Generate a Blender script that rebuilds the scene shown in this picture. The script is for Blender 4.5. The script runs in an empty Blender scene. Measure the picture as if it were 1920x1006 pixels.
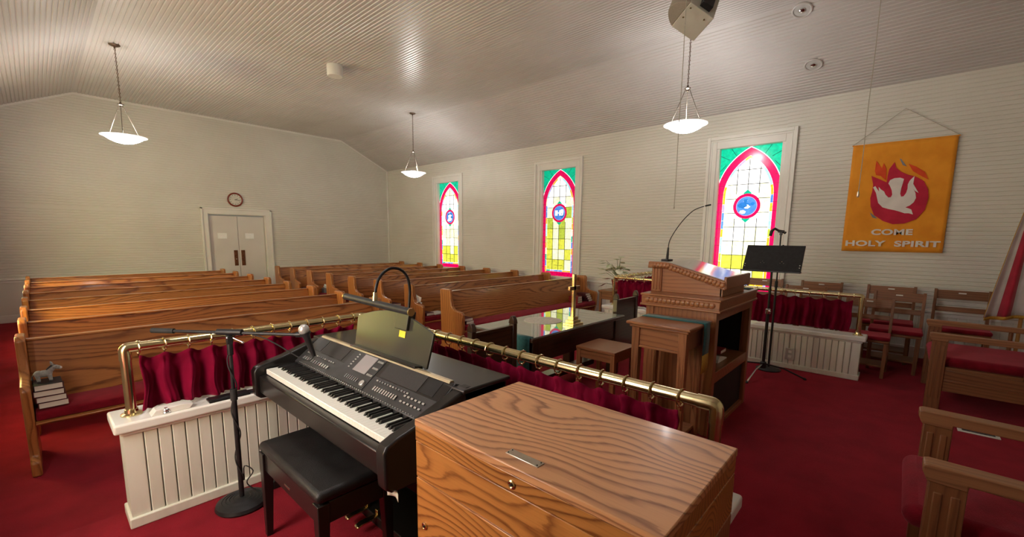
import bpy, math, random
from mathutils import Vector, Matrix, Euler
random.seed(7)
sc = bpy.context.scene
COL = sc.collection
R = math.radians
PI = math.pi

# ------------------------------------------------------------------ camera
def make_camera():
    yaw, pitch, roll = R(47.79), R(7.873), R(0.621)
    f = Vector((math.sin(yaw)*math.cos(pitch), math.cos(yaw)*math.cos(pitch), -math.sin(pitch)))
    r = Vector((math.cos(yaw), -math.sin(yaw), 0)); u = r.cross(f)
    r2 = math.cos(roll)*r + math.sin(roll)*u
    u2 = -math.sin(roll)*r + math.cos(roll)*u
    cam = bpy.data.cameras.new('camera'); cam.sensor_width = 36; cam.sensor_fit = 'HORIZONTAL'
    cam.lens = 807.08/1920*36
    cam.shift_y = 53.85/1920
    cam.clip_start = 0.03; cam.clip_end = 100
    o = bpy.data.objects.new('camera', cam); COL.objects.link(o)
    m = Matrix((r2, u2, -f)).transposed().to_4x4(); m.translation = Vector((0, 0, 1.47))
    o.matrix_world = m
    sc.camera = o
make_camera()

# ------------------------------------------------------------------ world, view, lamp powers
w = bpy.data.worlds.new('world'); sc.world = w; w.use_nodes = True
w.node_tree.nodes['Background'].inputs[0].default_value = (.75, .85, 1, 1)
w.node_tree.nodes['Background'].inputs[1].default_value = .6
vs = sc.view_settings
vs.view_transform = 'Standard'; vs.look = 'None'; vs.gamma = 1; vs.use_curve_mapping = False
vs.exposure = 0.0
sc.cycles.use_denoising = True
sc.cycles.max_bounces = 9; sc.cycles.diffuse_bounces = 5; sc.cycles.glossy_bounces = 4
sc.cycles.transmission_bounces = 6; sc.cycles.transparent_max_bounces = 8
sc.cycles.caustics_reflective = False; sc.cycles.caustics_refractive = False
sc.cycles.sample_clamp_indirect = 6
PENDANT_BULB = 34.0      # W, uplight in each bowl
PENDANT_BOWL = 17.0      # glow of the bowl glass
WINDOW_RIGHT = 1.15       # daylight through the stained glass, right wall
WINDOW_LEFT = 14.0        # sunlit side

# ------------------------------------------------------------------ room measures (metres; chancel floor z = 0)
XR, XL, YB, YF = 7.5, -0.7, 12.05, -2.2
NZ = -0.18               # nave floor
ZW, ZC = 3.44, 4.12      # ceiling at the walls / flat middle
CX0, CX1 = 0.75, 6.05    # creases of the ceiling
RAILZ = 0.60

# ------------------------------------------------------------------ materials
def mat(name, color, rough=.5, metal=0., spec=.5, coat=0., emis=None, estr=0., sheen=0., trans=0., ior=1.45):
    m = bpy.data.materials.new(name); m.use_nodes = True
    b = m.node_tree.nodes['Principled BSDF']
    b.inputs['Base Color'].default_value = (*color, 1)
    b.inputs['Roughness'].default_value = rough
    b.inputs['Metallic'].default_value = metal
    b.inputs['Specular IOR Level'].default_value = spec
    b.inputs['Coat Weight'].default_value = coat
    b.inputs['Coat Roughness'].default_value = .1
    b.inputs['Sheen Weight'].default_value = sheen
    b.inputs['Transmission Weight'].default_value = trans
    b.inputs['IOR'].default_value = ior
    if emis:
        b.inputs['Emission Color'].default_value = (*emis, 1); b.inputs['Emission Strength'].default_value = estr
    return m

def N(m, t, **kw):
    n = m.node_tree.nodes.new(t)
    for k, v in kw.items(): setattr(n, k, v)
    return n
def L(m, a, b): m.node_tree.links.new(a, b)

def noisy(m, c1, c2, scale=6, detail=4, bump=0., bscale=60, stretch=(1, 1, 1), lo=.35, hi=.65):
    b = m.node_tree.nodes['Principled BSDF']
    tc = N(m, 'ShaderNodeTexCoord'); mp = N(m, 'ShaderNodeMapping'); mp.inputs['Scale'].default_value = stretch
    L(m, tc.outputs['Object'], mp.inputs['Vector'])
    nz = N(m, 'ShaderNodeTexNoise'); nz.inputs['Scale'].default_value = scale; nz.inputs['Detail'].default_value = detail
    L(m, mp.outputs[0], nz.inputs['Vector'])
    cr = N(m, 'ShaderNodeValToRGB'); cr.color_ramp.elements[0].position = lo; cr.color_ramp.elements[1].position = hi
    cr.color_ramp.elements[0].color = (*c1, 1); cr.color_ramp.elements[1].color = (*c2, 1)
    L(m, nz.outputs['Fac'], cr.inputs['Fac']); L(m, cr.outputs['Color'], b.inputs['Base Color'])
    if bump:
        n2 = N(m, 'ShaderNodeTexNoise'); n2.inputs['Scale'].default_value = bscale; n2.inputs['Detail'].default_value = 3
        L(m, mp.outputs[0], n2.inputs['Vector'])
        bp = N(m, 'ShaderNodeBump'); bp.inputs['Strength'].default_value = bump; bp.inputs['Distance'].default_value = .01
        L(m, n2.outputs['Fac'], bp.inputs['Height']); L(m, bp.outputs[0], b.inputs['Normal'])
    return m

def wood(name, light, dark, axis='X', lin=22., rough=.36, coat=.2, K=10., sg=.55, sa=3.2, jag=.35, pores=.22, dark_amt=.85, seed=0.):
    """flat-sawn oak: growth bands that wander along the grain (cathedrals), a jagged edge and fine pores"""
    m = mat(name, light, rough, coat=coat)
    b = m.node_tree.nodes['Principled BSDF']
    tc = N(m, 'ShaderNodeTexCoord'); oi = N(m, 'ShaderNodeObjectInfo')
    rv = N(m, 'ShaderNodeCombineXYZ')
    for i in range(3): L(m, oi.outputs['Random'], rv.inputs[i])
    add = N(m, 'ShaderNodeVectorMath', operation='MULTIPLY_ADD')
    L(m, rv.outputs[0], add.inputs[0]); add.inputs[1].default_value = (7.3, 5.1, 6.7)
    pre = N(m, 'ShaderNodeVectorMath', operation='ADD'); L(m, tc.outputs['Object'], pre.inputs[0]); pre.inputs[1].default_value = (seed, seed*.7, seed*.4)
    L(m, pre.outputs[0], add.inputs[2])
    i0 = 'XYZ'.index(axis)
    def scaled(g, a):
        mp = N(m, 'ShaderNodeVectorMath', operation='MULTIPLY'); v = [a, a, a]; v[i0] = g
        L(m, add.outputs[0], mp.inputs[0]); mp.inputs[1].default_value = v; return mp.outputs[0]
    def noise(vec, detail, rough_=.5):
        n = N(m, 'ShaderNodeTexNoise'); n.inputs['Scale'].default_value = 1; n.inputs['Detail'].default_value = detail; n.inputs['Roughness'].default_value = rough_
        L(m, vec, n.inputs['Vector']); return n.outputs['Fac']
    def math_(op, x, y, z=None):
        n = N(m, 'ShaderNodeMath', operation=op)
        for i, q in enumerate((x, y, z)):
            if q is None: continue
            if isinstance(q, (int, float)): n.inputs[i].default_value = q
            else: L(m, q, n.inputs[i])
        return n.outputs[0]
    sep = N(m, 'ShaderNodeSeparateXYZ'); L(m, pre.outputs[0], sep.inputs[0])
    ax = [o for i, o in enumerate(sep.outputs) if i != i0]
    base = math_('MULTIPLY_ADD', ax[0], lin, math_('MULTIPLY', ax[1], lin*.8))
    n1 = noise(scaled(sg, sa), 1.0, .35)
    nj = noise(scaled(9, 60), 2.0)
    ph = math_('MULTIPLY_ADD', n1, K, base)
    ph = math_('MULTIPLY_ADD', nj, jag, ph)
    fr = math_('FRACT', ph, 0.)
    cr = N(m, 'ShaderNodeValToRGB'); e = cr.color_ramp.elements
    e[0].position = 0; e[0].color = (.25, .25, .25, 1); e[1].position = 1; e[1].color = (.55, .55, .55, 1)
    for p, v in ((.12, .0), (.50, .05), (.74, .45), (.88, 1.)):
        k = e.new(p); k.color = (v, v, v, 1)
    L(m, fr, cr.inputs['Fac'])
    np_ = noise(scaled(7, 330), 1.0)
    pr = N(m, 'ShaderNodeMapRange'); pr.inputs['From Min'].default_value = .48; pr.inputs['From Max'].default_value = .75; pr.inputs['To Max'].default_value = pores
    L(m, np_, pr.inputs['Value'])
    # strength of the figure varies over the board
    n4 = noise(scaled(1.3, 7), 1.0)
    amt = math_('MULTIPLY_ADD', n4, .7*dark_amt, .45*dark_amt)
    fig = math_('MULTIPLY', cr.outputs['Color'], amt)
    sm = math_('ADD', fig, pr.outputs[0])
    sm = math_('MINIMUM', sm, 1.)
    mx = N(m, 'ShaderNodeMix', data_type='RGBA'); mx.inputs[6].default_value = (*light, 1); mx.inputs[7].default_value = (*dark, 1)
    L(m, sm, mx.inputs[0])
    tone = math_('MULTIPLY_ADD', oi.outputs['Random'], .22, .76)
    t2 = math_('MULTIPLY_ADD', noise(scaled(.8, 3), 1.0), .28, tone)
    hs = N(m, 'ShaderNodeHueSaturation'); L(m, mx.outputs[2], hs.inputs['Color']); L(m, t2, hs.inputs['Value'])
    L(m, hs.outputs[0], b.inputs['Base Color'])
    return m

PEW_L, PEW_D = (.44, .170, .048), (.16, .046, .012)
PEWX = wood('pew_oak_along_x', PEW_L, PEW_D, 'X', 17, .30, .35, K=17, sg=.5, dark_amt=1.15, jag=.5)
PEWZ = wood('pew_oak_upright', PEW_L, PEW_D, 'Z', 26, .32, .3, K=6, sg=1.2)
CABTOP = wood('console_top_oak_lit', (.68, .335, .150), (.22, .076, .034), 'Y', 30, .38, .15, K=19, sg=1.7, sa=3.0, jag=.5, pores=.10, dark_amt=1.0, seed=.35)  # base lightened: light and reflection from above put into the top's colour
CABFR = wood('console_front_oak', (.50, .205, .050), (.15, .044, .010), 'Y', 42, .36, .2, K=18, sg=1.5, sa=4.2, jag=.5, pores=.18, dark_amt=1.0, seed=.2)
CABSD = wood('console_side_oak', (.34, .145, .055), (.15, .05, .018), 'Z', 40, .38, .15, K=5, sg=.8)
PULX = wood('pulpit_oak_level', (.33, .130, .050), (.165, .056, .021), 'Y', 30, .36, .2, K=8, sg=1.0)
PULZ = wood('pulpit_oak_upright', (.31, .120, .045), (.155, .052, .019), 'Z', 34, .36, .2, K=6, sg=.9)
CHW = wood('choir_chair_oak', (.24, .097, .036), (.125, .045, .017), 'Y', 34, .4, .12, K=6)
CHWZ = wood('choir_chair_oak_upright', (.22, .088, .032), (.115, .040, .015), 'Z', 34, .4, .12, K=6)
ARMY = wood('arm_oak', (.30, .135, .056), (.16, .062, .025), 'Y', 34, .42, .12, K=6)
WAL = wood('walnut_dark', (.050, .022, .012), (.022, .010, .006), 'X', 30, .3, .25, K=6)
WALZ = wood('walnut_dark_upright', (.046, .020, .011), (.020, .009, .005), 'Z', 30, .3, .25, K=6)
CARPET = noisy(mat('carpet_red', (.3, .01, .02), .95, spec=.1, sheen=.25), (.19, .005, .013), (.265, .008, .019), 5, 5, .5, 260)
CARPET.node_tree.nodes['Principled BSDF'].inputs['Sheen Tint'].default_value = (1, .2, .25, 1)
CUSH = noisy(mat('cushion_red', (.3, .01, .02), .85, spec=.15, sheen=.4), (.15, .003, .010), (.22, .005, .016), 14, 3, .25, 200)
CUSH.node_tree.nodes['Principled BSDF'].inputs['Sheen Tint'].default_value = (1, .25, .3, 1)
VELV = noisy(mat('velvet_wine', (.1, .0, .01), .8, spec=.1, sheen=.45), (.13, .0012, .017), (.19, .002, .025), 9, 3)
VELV.node_tree.nodes['Principled BSDF'].inputs['Sheen Tint'].default_value = (1, .08, .2, 1)
VELV.node_tree.nodes['Principled BSDF'].inputs['Sheen Roughness'].default_value = .35
WALLP = noisy(mat('wall_paint', (.7, .67, .60), .42, spec=.35), (.645, .625, .563), (.685, .665, .603), 1.3, 2)
CEILP = noisy(mat('ceiling_paint', (.66, .62, .58), .31, spec=.5), (.52, .49, .48), (.57, .54, .53), 1.0, 2)
TRIMP = noisy(mat('trim_paint', (.76, .74, .69), .35), (.73, .71, .66), (.78, .76, .71), 3, 2)
BEADP = noisy(mat('beadboard_paint', (.78, .77, .68), .4), (.74, .74, .64), (.80, .79, .70), 4, 2, .03, 40, (6, 6, .6))
DOORP = noisy(mat('door_paint', (.68, .65, .61), .45), (.66, .63, .59), (.70, .67, .63), 2, 2)
BRASS = noisy(mat('brass', (.72, .60, .32), .20, metal=1), (.69, .58, .31), (.77, .66, .38), 12, 2)
BRASSD = noisy(mat('brass_dark', (.55, .40, .16), .3, metal=1), (.5, .36, .15), (.6, .44, .2), 20, 2)
BRONZE = noisy(mat('bronze_chain', (.16, .10, .07), .4, metal=.8), (.14, .09, .06), (.20, .13, .09), 30, 2)
COPPER = noisy(mat('push_plate_bronze', (.16, .06, .03), .35, metal=.6), (.13, .05, .02), (.22, .09, .045), 25, 2)
STEEL = noisy(mat('chrome', (.75, .75, .74), .18, metal=1), (.7, .7, .7), (.8, .8, .8), 20, 2)
RODM = noisy(mat('pendant_rod_metal', (.16, .13, .10), .35, metal=.7), (.14, .115, .09), (.19, .155, .12), 30, 2)
NICKEL = noisy(mat('brushed_nickel', (.62, .56, .46), .3, metal=1), (.58, .53, .44), (.68, .62, .52), 30, 2)
BLKP = noisy(mat('black_plastic', (.012, .012, .013), .38), (.010, .010, .011), (.016, .016, .017), 20, 2)
BLKM = noisy(mat('black_metal', (.014, .014, .015), .42), (.011, .011, .012), (.018, .018, .02), 30, 2)
BLKR = noisy(mat('black_rubber', (.02, .02, .02), .7), (.018, .018, .018), (.028, .028, .028), 30, 2)
PIANO = noisy(mat('piano_satin_black', (.022, .020, .019), .30, coat=.1), (.011, .0098, .0092), (.016, .014, .0135), 4, 2)
PANEL = noisy(mat('panel_grey', (.055, .055, .056), .4), (.030, .030, .031), (.040, .040, .042), 10, 2)
GRILL = noisy(mat('speaker_cloth_dark', (.03, .028, .027), .8), (.024, .022, .022), (.038, .035, .034), 300, 2)
LEATH = noisy(mat('leatherette_black', (.014, .013, .013), .36), (.012, .011, .011), (.018, .017, .017), 20, 3, .25, 320)
IVORY = noisy(mat('key_white', (.80, .78, .66), .3), (.80, .80, .71), (.84, .84, .77), 6, 2)
LCD = noisy(mat('screen_grey', (.26, .24, .24), .15), (.24, .22, .22), (.29, .27, .27), 3, 2)
BTN = noisy(mat('button_grey', (.17, .17, .17), .45), (.14, .14, .14), (.22, .22, .22), 60, 1)
SILV = noisy(mat('silver_plastic', (.55, .55, .52), .3, metal=.5), (.5, .5, .48), (.6, .6, .57), 30, 1)
RESTM = noisy(mat('music_rest_olive_black', (.045, .043, .030), .33), (.036, .034, .026), (.045, .043, .033), 3, 2)
PAPER = noisy(mat('paper_white', (.78, .76, .70), .7), (.74, .72, .66), (.82, .80, .74), 8, 2)
PAGES = noisy(mat('book_pages', (.74, .69, .58), .8), (.66, .60, .50), (.80, .75, .64), 3, 2, 0, 0, (1, 1, 160))
COVER = noisy(mat('book_cover_wine', (.07, .008, .012), .5), (.06, .006, .01), (.09, .01, .016), 10, 2)
COVRED = noisy(mat('book_cover_red', (.25, .02, .015), .5), (.22, .015, .012), (.30, .025, .02), 10, 2)
COVDK = noisy(mat('book_cover_black', (.015, .014, .018), .5), (.013, .012, .016), (.02, .018, .022), 10, 2)
YELLOW = noisy(mat('sticker_yellow', (.85, .75, .05), .6), (.82, .72, .04), (.88, .78, .07), 10, 2)
TEAL = noisy(mat('stole_teal', (.01, .075, .08), .75, sheen=.2), (.010, .085, .092), (.017, .12, .125), 60, 3)
GOLDF = noisy(mat('gold_fringe', (.50, .27, .03), .7), (.40, .20, .02), (.60, .34, .05), 90, 2, .3, 200, (8, 8, 1))
ORANGE = noisy(mat('banner_orange', (.80, .30, .012), .8, sheen=.2), (.74, .265, .009), (.84, .33, .018), 5, 3, .15, 160)
BRED = noisy(mat('banner_crimson', (.50, .012, .045), .8), (.44, .010, .04), (.55, .016, .055), 8, 3)
BFLAME = noisy(mat('banner_flame', (.70, .065, .012), .8), (.64, .055, .01), (.75, .08, .016), 8, 3)
BWHITE = noisy(mat('banner_white', (.74, .70, .67), .8), (.70, .66, .63), (.78, .74, .71), 8, 3)
BGREY = noisy(mat('banner_grey', (.22, .22, .24), .8), (.20, .20, .22), (.25, .25, .27), 8, 3)
STRING = noisy(mat('string_grey', (.30, .27, .20), .8), (.36, .33, .26), (.44, .41, .33), 60, 2)
CLOCKF = noisy(mat('clock_face', (.62, .60, .52), .35), (.58, .56, .48), (.66, .64, .56), 10, 2)
CLOCKR = noisy(mat('clock_rim', (.20, .030, .015), .3), (.17, .024, .012), (.24, .04, .02), 10, 2)
GLASST = noisy(mat('table_glass', (.10, .15, .13), .03, spec=.9, coat=.9), (.17, .22, .20), (.19, .24, .22), 2, 1)  # base colour raised to paint in the wall's pale reflection
GLASST.node_tree.nodes['Principled BSDF'].inputs['Coat Roughness'].default_value = .02
DOILY = noisy(mat('doily_cream', (.62, .56, .47), .85), (.55, .50, .41), (.68, .62, .53), 40, 2)
LEAF = noisy(mat('leaf_pale', (.40, .42, .22), .6), (.40, .46, .26), (.80, .78, .62), 9, 2)
LEAFR = noisy(mat('leaf_brown', (.20, .06, .04), .6), (.16, .045, .03), (.26, .09, .06), 18, 2)
STEM = noisy(mat('stem_green', (.10, .13, .05), .7), (.08, .10, .04), (.12, .16, .06), 18, 2)
FELT = noisy(mat('plush_grey', (.30, .30, .28), .95, sheen=.5), (.26, .26, .24), (.35, .35, .33), 50, 3, .3, 250)
FELTD = noisy(mat('plush_dark', (.035, .03, .03), .95, sheen=.3), (.03, .025, .025), (.045, .04, .04), 50, 3, .3, 250)
FELTW = noisy(mat('plush_white', (.62, .60, .56), .95, sheen=.4), (.58, .56, .52), (.66, .64, .6), 50, 3, .3, 250)
SPKP = noisy(mat('speaker_putty', (.54, .52, .43), .55), (.51, .49, .40), (.57, .55, .46), 6, 2)
SPKG = noisy(mat('speaker_grille_putty', (.34, .30, .23), .7), (.31, .27, .21), (.37, .33, .26), 200, 2)
LENS = noisy(mat('lamp_lens', (.5, .49, .48), .35), (.46, .45, .44), (.54, .53, .52), 10, 2)
FLAGR = noisy(mat('flag_red', (.36, .008, .03), .8, sheen=.2), (.32, .006, .025), (.41, .011, .036), 8, 3)
FLAGW = noisy(mat('flag_white', (.56, .50, .48), .8, sheen=.2), (.52, .46, .44), (.6, .54, .52), 8, 3)
FLAGO = noisy(mat('flag_pole_varnish', (.42, .19, .045), .35), (.38, .17, .04), (.47, .22, .055), 10, 2, 0, 0, (1, 1, .1))
GRILLE = noisy(mat('register_grey', (.10, .10, .10), .5, metal=.4), (.08, .08, .08), (.13, .13, .13), 20, 2)
GOLDT = noisy(mat('gold_trim', (.60, .50, .33), .3, metal=.6), (.56, .46, .30), (.66, .56, .38), 12, 2)

def glow(name, c, s):
    """lit glass: coloured light coming through, with a faint surface gloss and uneven thickness"""
    m = mat(name, tuple(.25*x for x in c), .15, spec=.4)
    b = m.node_tree.nodes['Principled BSDF']
    tc = N(m, 'ShaderNodeTexCoord'); nz = N(m, 'ShaderNodeTexNoise'); nz.inputs['Scale'].default_value = 22; nz.inputs['Detail'].default_value = 4
    L(m, tc.outputs['Object'], nz.inputs['Vector'])
    mr = N(m, 'ShaderNodeMapRange'); mr.inputs['From Min'].default_value = .3; mr.inputs['From Max'].default_value = .7
    mr.inputs['To Min'].default_value = .75*s; mr.inputs['To Max'].default_value = 1.2*s
    L(m, nz.outputs['Fac'], mr.inputs['Value'])
    b.inputs['Emission Color'].default_value = (*c, 1); L(m, mr.outputs[0], b.inputs['Emission Strength'])
    return m
BOWL = glow('bowl_glass', (1., .975, .945), PENDANT_BOWL)
RIMG = glow('bowl_rim_glass', (1., .975, .945), PENDANT_BOWL*.08)

# ------------------------------------------------------------------ mesh builder
class MB:
    def __init__(s): s.v = []; s.f = []; s.mi = []; s.cur = 0
    def face(s, idx): s.f.append(tuple(idx)); s.mi.append(s.cur)
    def add(s, vs, fs):
        o = len(s.v); s.v += [tuple(p) for p in vs]
        for f in fs: s.face([i+o for i in f])
        return s
    def box(s, x0, x1, y0, y1, z0, z1):
        if x0 > x1: x0, x1 = x1, x0
        if y0 > y1: y0, y1 = y1, y0
        if z0 > z1: z0, z1 = z1, z0
        return s.add([(x0,y0,z0),(x1,y0,z0),(x1,y1,z0),(x0,y1,z0),(x0,y0,z1),(x1,y0,z1),(x1,y1,z1),(x0,y1,z1)],
                     [(0,3,2,1),(4,5,6,7),(0,1,5,4),(1,2,6,5),(2,3,7,6),(3,0,4,7)])
    def tbox(s, c0, h0, c1, h1):
        """tapered post from rectangle (centre c0, half sizes h0) to (c1, h1)"""
        a = [(c0[0]+i*h0[0], c0[1]+j*h0[1], c0[2]) for i, j in ((-1,-1),(1,-1),(1,1),(-1,1))]
        b = [(c1[0]+i*h1[0], c1[1]+j*h1[1], c1[2]) for i, j in ((-1,-1),(1,-1),(1,1),(-1,1))]
        return s.add(a+b, [(0,3,2,1),(4,5,6,7),(0,1,5,4),(1,2,6,5),(2,3,7,6),(3,0,4,7)])
    def prism(s, poly, axis, a0, a1):
        """poly: 2D points; axis X -> (y,z), Y -> (x,z), Z -> (x,y)"""
        def P(p, a): return {'X': (a, p[0], p[1]), 'Y': (p[0], a, p[1]), 'Z': (p[0], p[1], a)}[axis]
        n = len(poly)
        vs = [P(p, a0) for p in poly] + [P(p, a1) for p in poly]
        fs = [tuple(range(n))[::-1], tuple(range(n, 2*n))] + [(i, (i+1) % n, n+(i+1) % n, n+i) for i in range(n)]
        return s.add(vs, fs)
    def tube(s, path, r, n=10, caps=True):
        path = [Vector(p) for p in path]; m = len(path)
        rr = r if isinstance(r, (list, tuple)) else [r]*m
        up = None; rings = []
        for i, p in enumerate(path):
            t = (path[min(i+1, m-1)]-path[max(i-1, 0)]).normalized()
            if up is None:
                up = Vector((0, 0, 1)) if abs(t.z) < .9 else Vector((1, 0, 0))
            a = (up - t*up.dot(t)).normalized(); b = t.cross(a); up = a
            rings.append([p+(a*math.cos(2*PI*k/n)+b*math.sin(2*PI*k/n))*rr[i] for k in range(n)])
        vs = [q for g in rings for q in g]; fs = []
        for i in range(m-1):
            for k in range(n): fs.append((i*n+k, i*n+(k+1) % n, (i+1)*n+(k+1) % n, (i+1)*n+k))
        if caps: fs += [tuple(range(n))[::-1], tuple((m-1)*n+k for k in range(n))]
        return s.add(vs, fs)
    def lathe(s, prof, c=(0, 0, 0), n=24, axis='Z'):
        """prof: (radius, height) list"""
        vs = []; fs = []
        for r, h in prof:
            for k in range(n):
                a = 2*PI*k/n; x, y = r*math.cos(a), r*math.sin(a)
                p = {'Z': (x, y, h), 'X': (h, x, y), 'Y': (y, h, x)}[axis]
                vs.append((c[0]+p[0], c[1]+p[1], c[2]+p[2]))
        m = len(prof)
        for i in range(m-1):
            for k in range(n): fs.append((i*n+k, i*n+(k+1) % n, (i+1)*n+(k+1) % n, (i+1)*n+k))
        fs += [tuple(range(n))[::-1], tuple((m-1)*n+k for k in range(n))]
        return s.add(vs, fs)
    def torus(s, c, axis, Rr, r, n=18, k=6, squash=1., M=None):
        vs = []; fs = []
        for i in range(n):
            a = 2*PI*i/n
            for j in range(k):
                b = 2*PI*j/k; d = Rr+r*math.cos(b)
                x, y, h = d*math.cos(a), d*math.sin(a)*squash, r*math.sin(b)
                p = {'Z': (x, y, h), 'X': (h, x, y), 'Y': (y, h, x)}[axis]
                vs.append((c[0]+p[0], c[1]+p[1], c[2]+p[2]))
        for i in range(n):
            for j in range(k): fs.append((i*k+j, ((i+1) % n)*k+j, ((i+1) % n)*k+(j+1) % k, i*k+(j+1) % k))
        return s.add(vs, fs)
    def ball(s, c, r, n=14, m=8, M=None):
        rx, ry, rz = r if isinstance(r, (tuple, list)) else (r, r, r)
        vs = []; fs = []
        for i in range(m+1):
            th = PI*i/m
            for k in range(n):
                a = 2*PI*k/n
                p = Vector((rx*math.sin(th)*math.cos(a), ry*math.sin(th)*math.sin(a), rz*math.cos(th)))
                if M: p = M @ p
                vs.append((c[0]+p.x, c[1]+p.y, c[2]+p.z))
        for i in range(m):
            for k in range(n): fs.append((i*n+k, (i+1)*n+k, (i+1)*n+(k+1) % n, i*n+(k+1) % n))
        return s.add(vs, fs)
    def grid(s, fn, nu, nv):
        vs = [fn(i/nu, j/nv) for j in range(nv+1) for i in range(nu+1)]
        fs = [(j*(nu+1)+i, j*(nu+1)+i+1, (j+1)*(nu+1)+i+1, (j+1)*(nu+1)+i) for j in range(nv) for i in range(nu)]
        return s.add(vs, fs)
    def mesh(s, name, mats, angle=35):
        me = bpy.data.meshes.new(name); me.from_pydata(s.v, [], s.f)
        for m in (mats if isinstance(mats, (list, tuple)) else [mats]): me.materials.append(m)
        me.polygons.foreach_set('material_index', s.mi)
        me.update(); me.shade_smooth(); me.set_sharp_from_angle(angle=R(angle))
        return me

def link(name, me, parent=None, loc=(0, 0, 0)):
    o = bpy.data.objects.new(name, me); COL.objects.link(o); o.location = loc
    if parent: o.parent = parent
    return o
def part(name, mb, m, parent, bevel=0., seg=2, label=None, angle=35, solid=0., loc=(0, 0, 0), sub=0):
    o = link(name, mb.mesh(name, m, angle), parent, loc)
    if sub:
        d = o.modifiers.new('sub', 'SUBSURF'); d.levels = sub; d.render_levels = sub
    if solid:
        d = o.modifiers.new('solid', 'SOLIDIFY'); d.thickness = solid; d.offset = 0
    if bevel:
        d = o.modifiers.new('bevel', 'BEVEL'); d.width = bevel; d.segments = seg; d.limit_method = 'ANGLE'; d.angle_limit = R(40)
    if label: o['label'] = label
    return o
def thing(name, label, cat, loc=(0, 0, 0), rz=0, group=None):
    o = bpy.data.objects.new(name, None); COL.objects.link(o); o.empty_display_size = .1
    o.location = loc; o.rotation_euler = (0, 0, rz)
    o['label'] = label; o['category'] = cat
    if group: o['group'] = group
    return o
def tag(o, label, cat, group=None):
    o['label'] = label; o['category'] = cat
    if group: o['group'] = group
    return o
def struct(name, mb, m, bevel=0, angle=35, label=None, cat='room'):
    o = part(name, mb, m, None, bevel, angle=angle); o['kind'] = 'structure'
    o['label'] = label or name.replace('_', ' '); o['category'] = cat
    return o
def dup(root, loc, rz=None, label=None, scale=None):
    def cp(o, par):
        c = o.copy(); COL.objects.link(c)
        if par: c.parent = par; c.matrix_parent_inverse = o.matrix_parent_inverse
        for ch in o.children: cp(ch, c)
        return c
    c = cp(root, None); c.location = loc
    if rz is not None: c.rotation_euler = (0, 0, rz)
    if label: c['label'] = label
    if scale: c.scale = (scale,)*3
    return c
def arc(c, r, a0, a1, n, plane='XZ'):
    out = []
    for i in range(n+1):
        a = R(a0+(a1-a0)*i/n); p, q = r*math.cos(a), r*math.sin(a)
        out.append({'XZ': (c[0]+p, c[1], c[2]+q), 'YZ': (c[0], c[1]+p, c[2]+q), 'XY': (c[0]+p, c[1]+q, c[2])}[plane])
    return out

# ================================================================== ROOM SHELL
def bead_profile(a0, a1, pitch, w=.016, d=.008):
    """(position, depth) along a beaded board face"""
    out = [(a0, 0)]; n = max(1, round((a1-a0)/pitch)); p = (a1-a0)/n
    for i in range(1, n):
        c = a0+i*p; out += [(c-w/2, 0), (c-w*.15, d), (c+w*.15, d), (c+w/2, 0)]
    out.append((a1, 0)); return out

# --- floors
fl = MB(); fl.box(XL-.2, XR+.2, 2.6, YB+.2, NZ-.12, NZ)
struct('floor', fl, CARPET, label='red carpet floor of the nave', cat='floor')
pl = MB(); pl.prism([(XL-.2, YF-.2), (XR+.2, YF-.2), (XR+.2, 3.40), (1.70, 3.40), (1.70, 2.945), (XL-.2, 2.945)], 'Z', NZ-.12, 0)
struct('platform', pl, CARPET, .008, label='raised chancel platform covered in red carpet', cat='floor')

# --- side walls with three window openings
WIN_Y = [1.92, 5.54, 9.16]; WG = .435; WZ0, WZ1 = .655, 2.905; WO = .475
def side_wall(name, X, s, label):
    """s=+1: wall to the right (outside is +X)"""
    m = MB()
    segs = [YF-.15]
    for y in WIN_Y: segs += [y-WO, y+WO]
    segs += [YB+.15]
    def pane(y0, y1, z0, z1, pitch):
        pr = bead_profile(z0, z1, pitch)
        vs = [(X+s*d, y, z) for z, d in pr for y in (y0, y1)]
        fs = [(2*i, 2*i+1, 2*i+3, 2*i+2) if s < 0 else (2*i, 2*i+2, 2*i+3, 2*i+1) for i in range(len(pr)-1)]
        m.add(vs, fs); m.box(X+s*.012, X+s*.16, y0, y1, z0, z1)
    for i in range(0, len(segs), 2): pane(segs[i], segs[i+1], RAILZ, ZW+.06, .05)
    for y in WIN_Y:
        pane(y-WO, y+WO, WZ1+.03, ZW+.06, .05)
    # wainscot of upright boards below the rail
    pr = bead_profile(YF-.15, YB+.15, .09, .010, .004)
    vs = [(X+s*d, y, z) for y, d in pr for z in (NZ-.1, WZ0-.03)]
    m.add(vs, [(2*i, 2*i+1, 2*i+3, 2*i+2) for i in range(len(pr)-1)]); m.box(X+s*.012, X+s*.16, YF-.15, YB+.15, NZ-.1, RAILZ)
    for y in WIN_Y: m.box(X+s*.012, X+s*.16, y-WO, y+WO, RAILZ, WZ0-.03)
    return struct(name, m, WALLP, label=label, cat='wall')
side_wall('wall_right', XR, 1, 'right side wall of painted horizontal beadboard with three tall windows')
side_wall('wall_left', XL, -1, 'left side wall of painted horizontal beadboard outside the frame')

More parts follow.
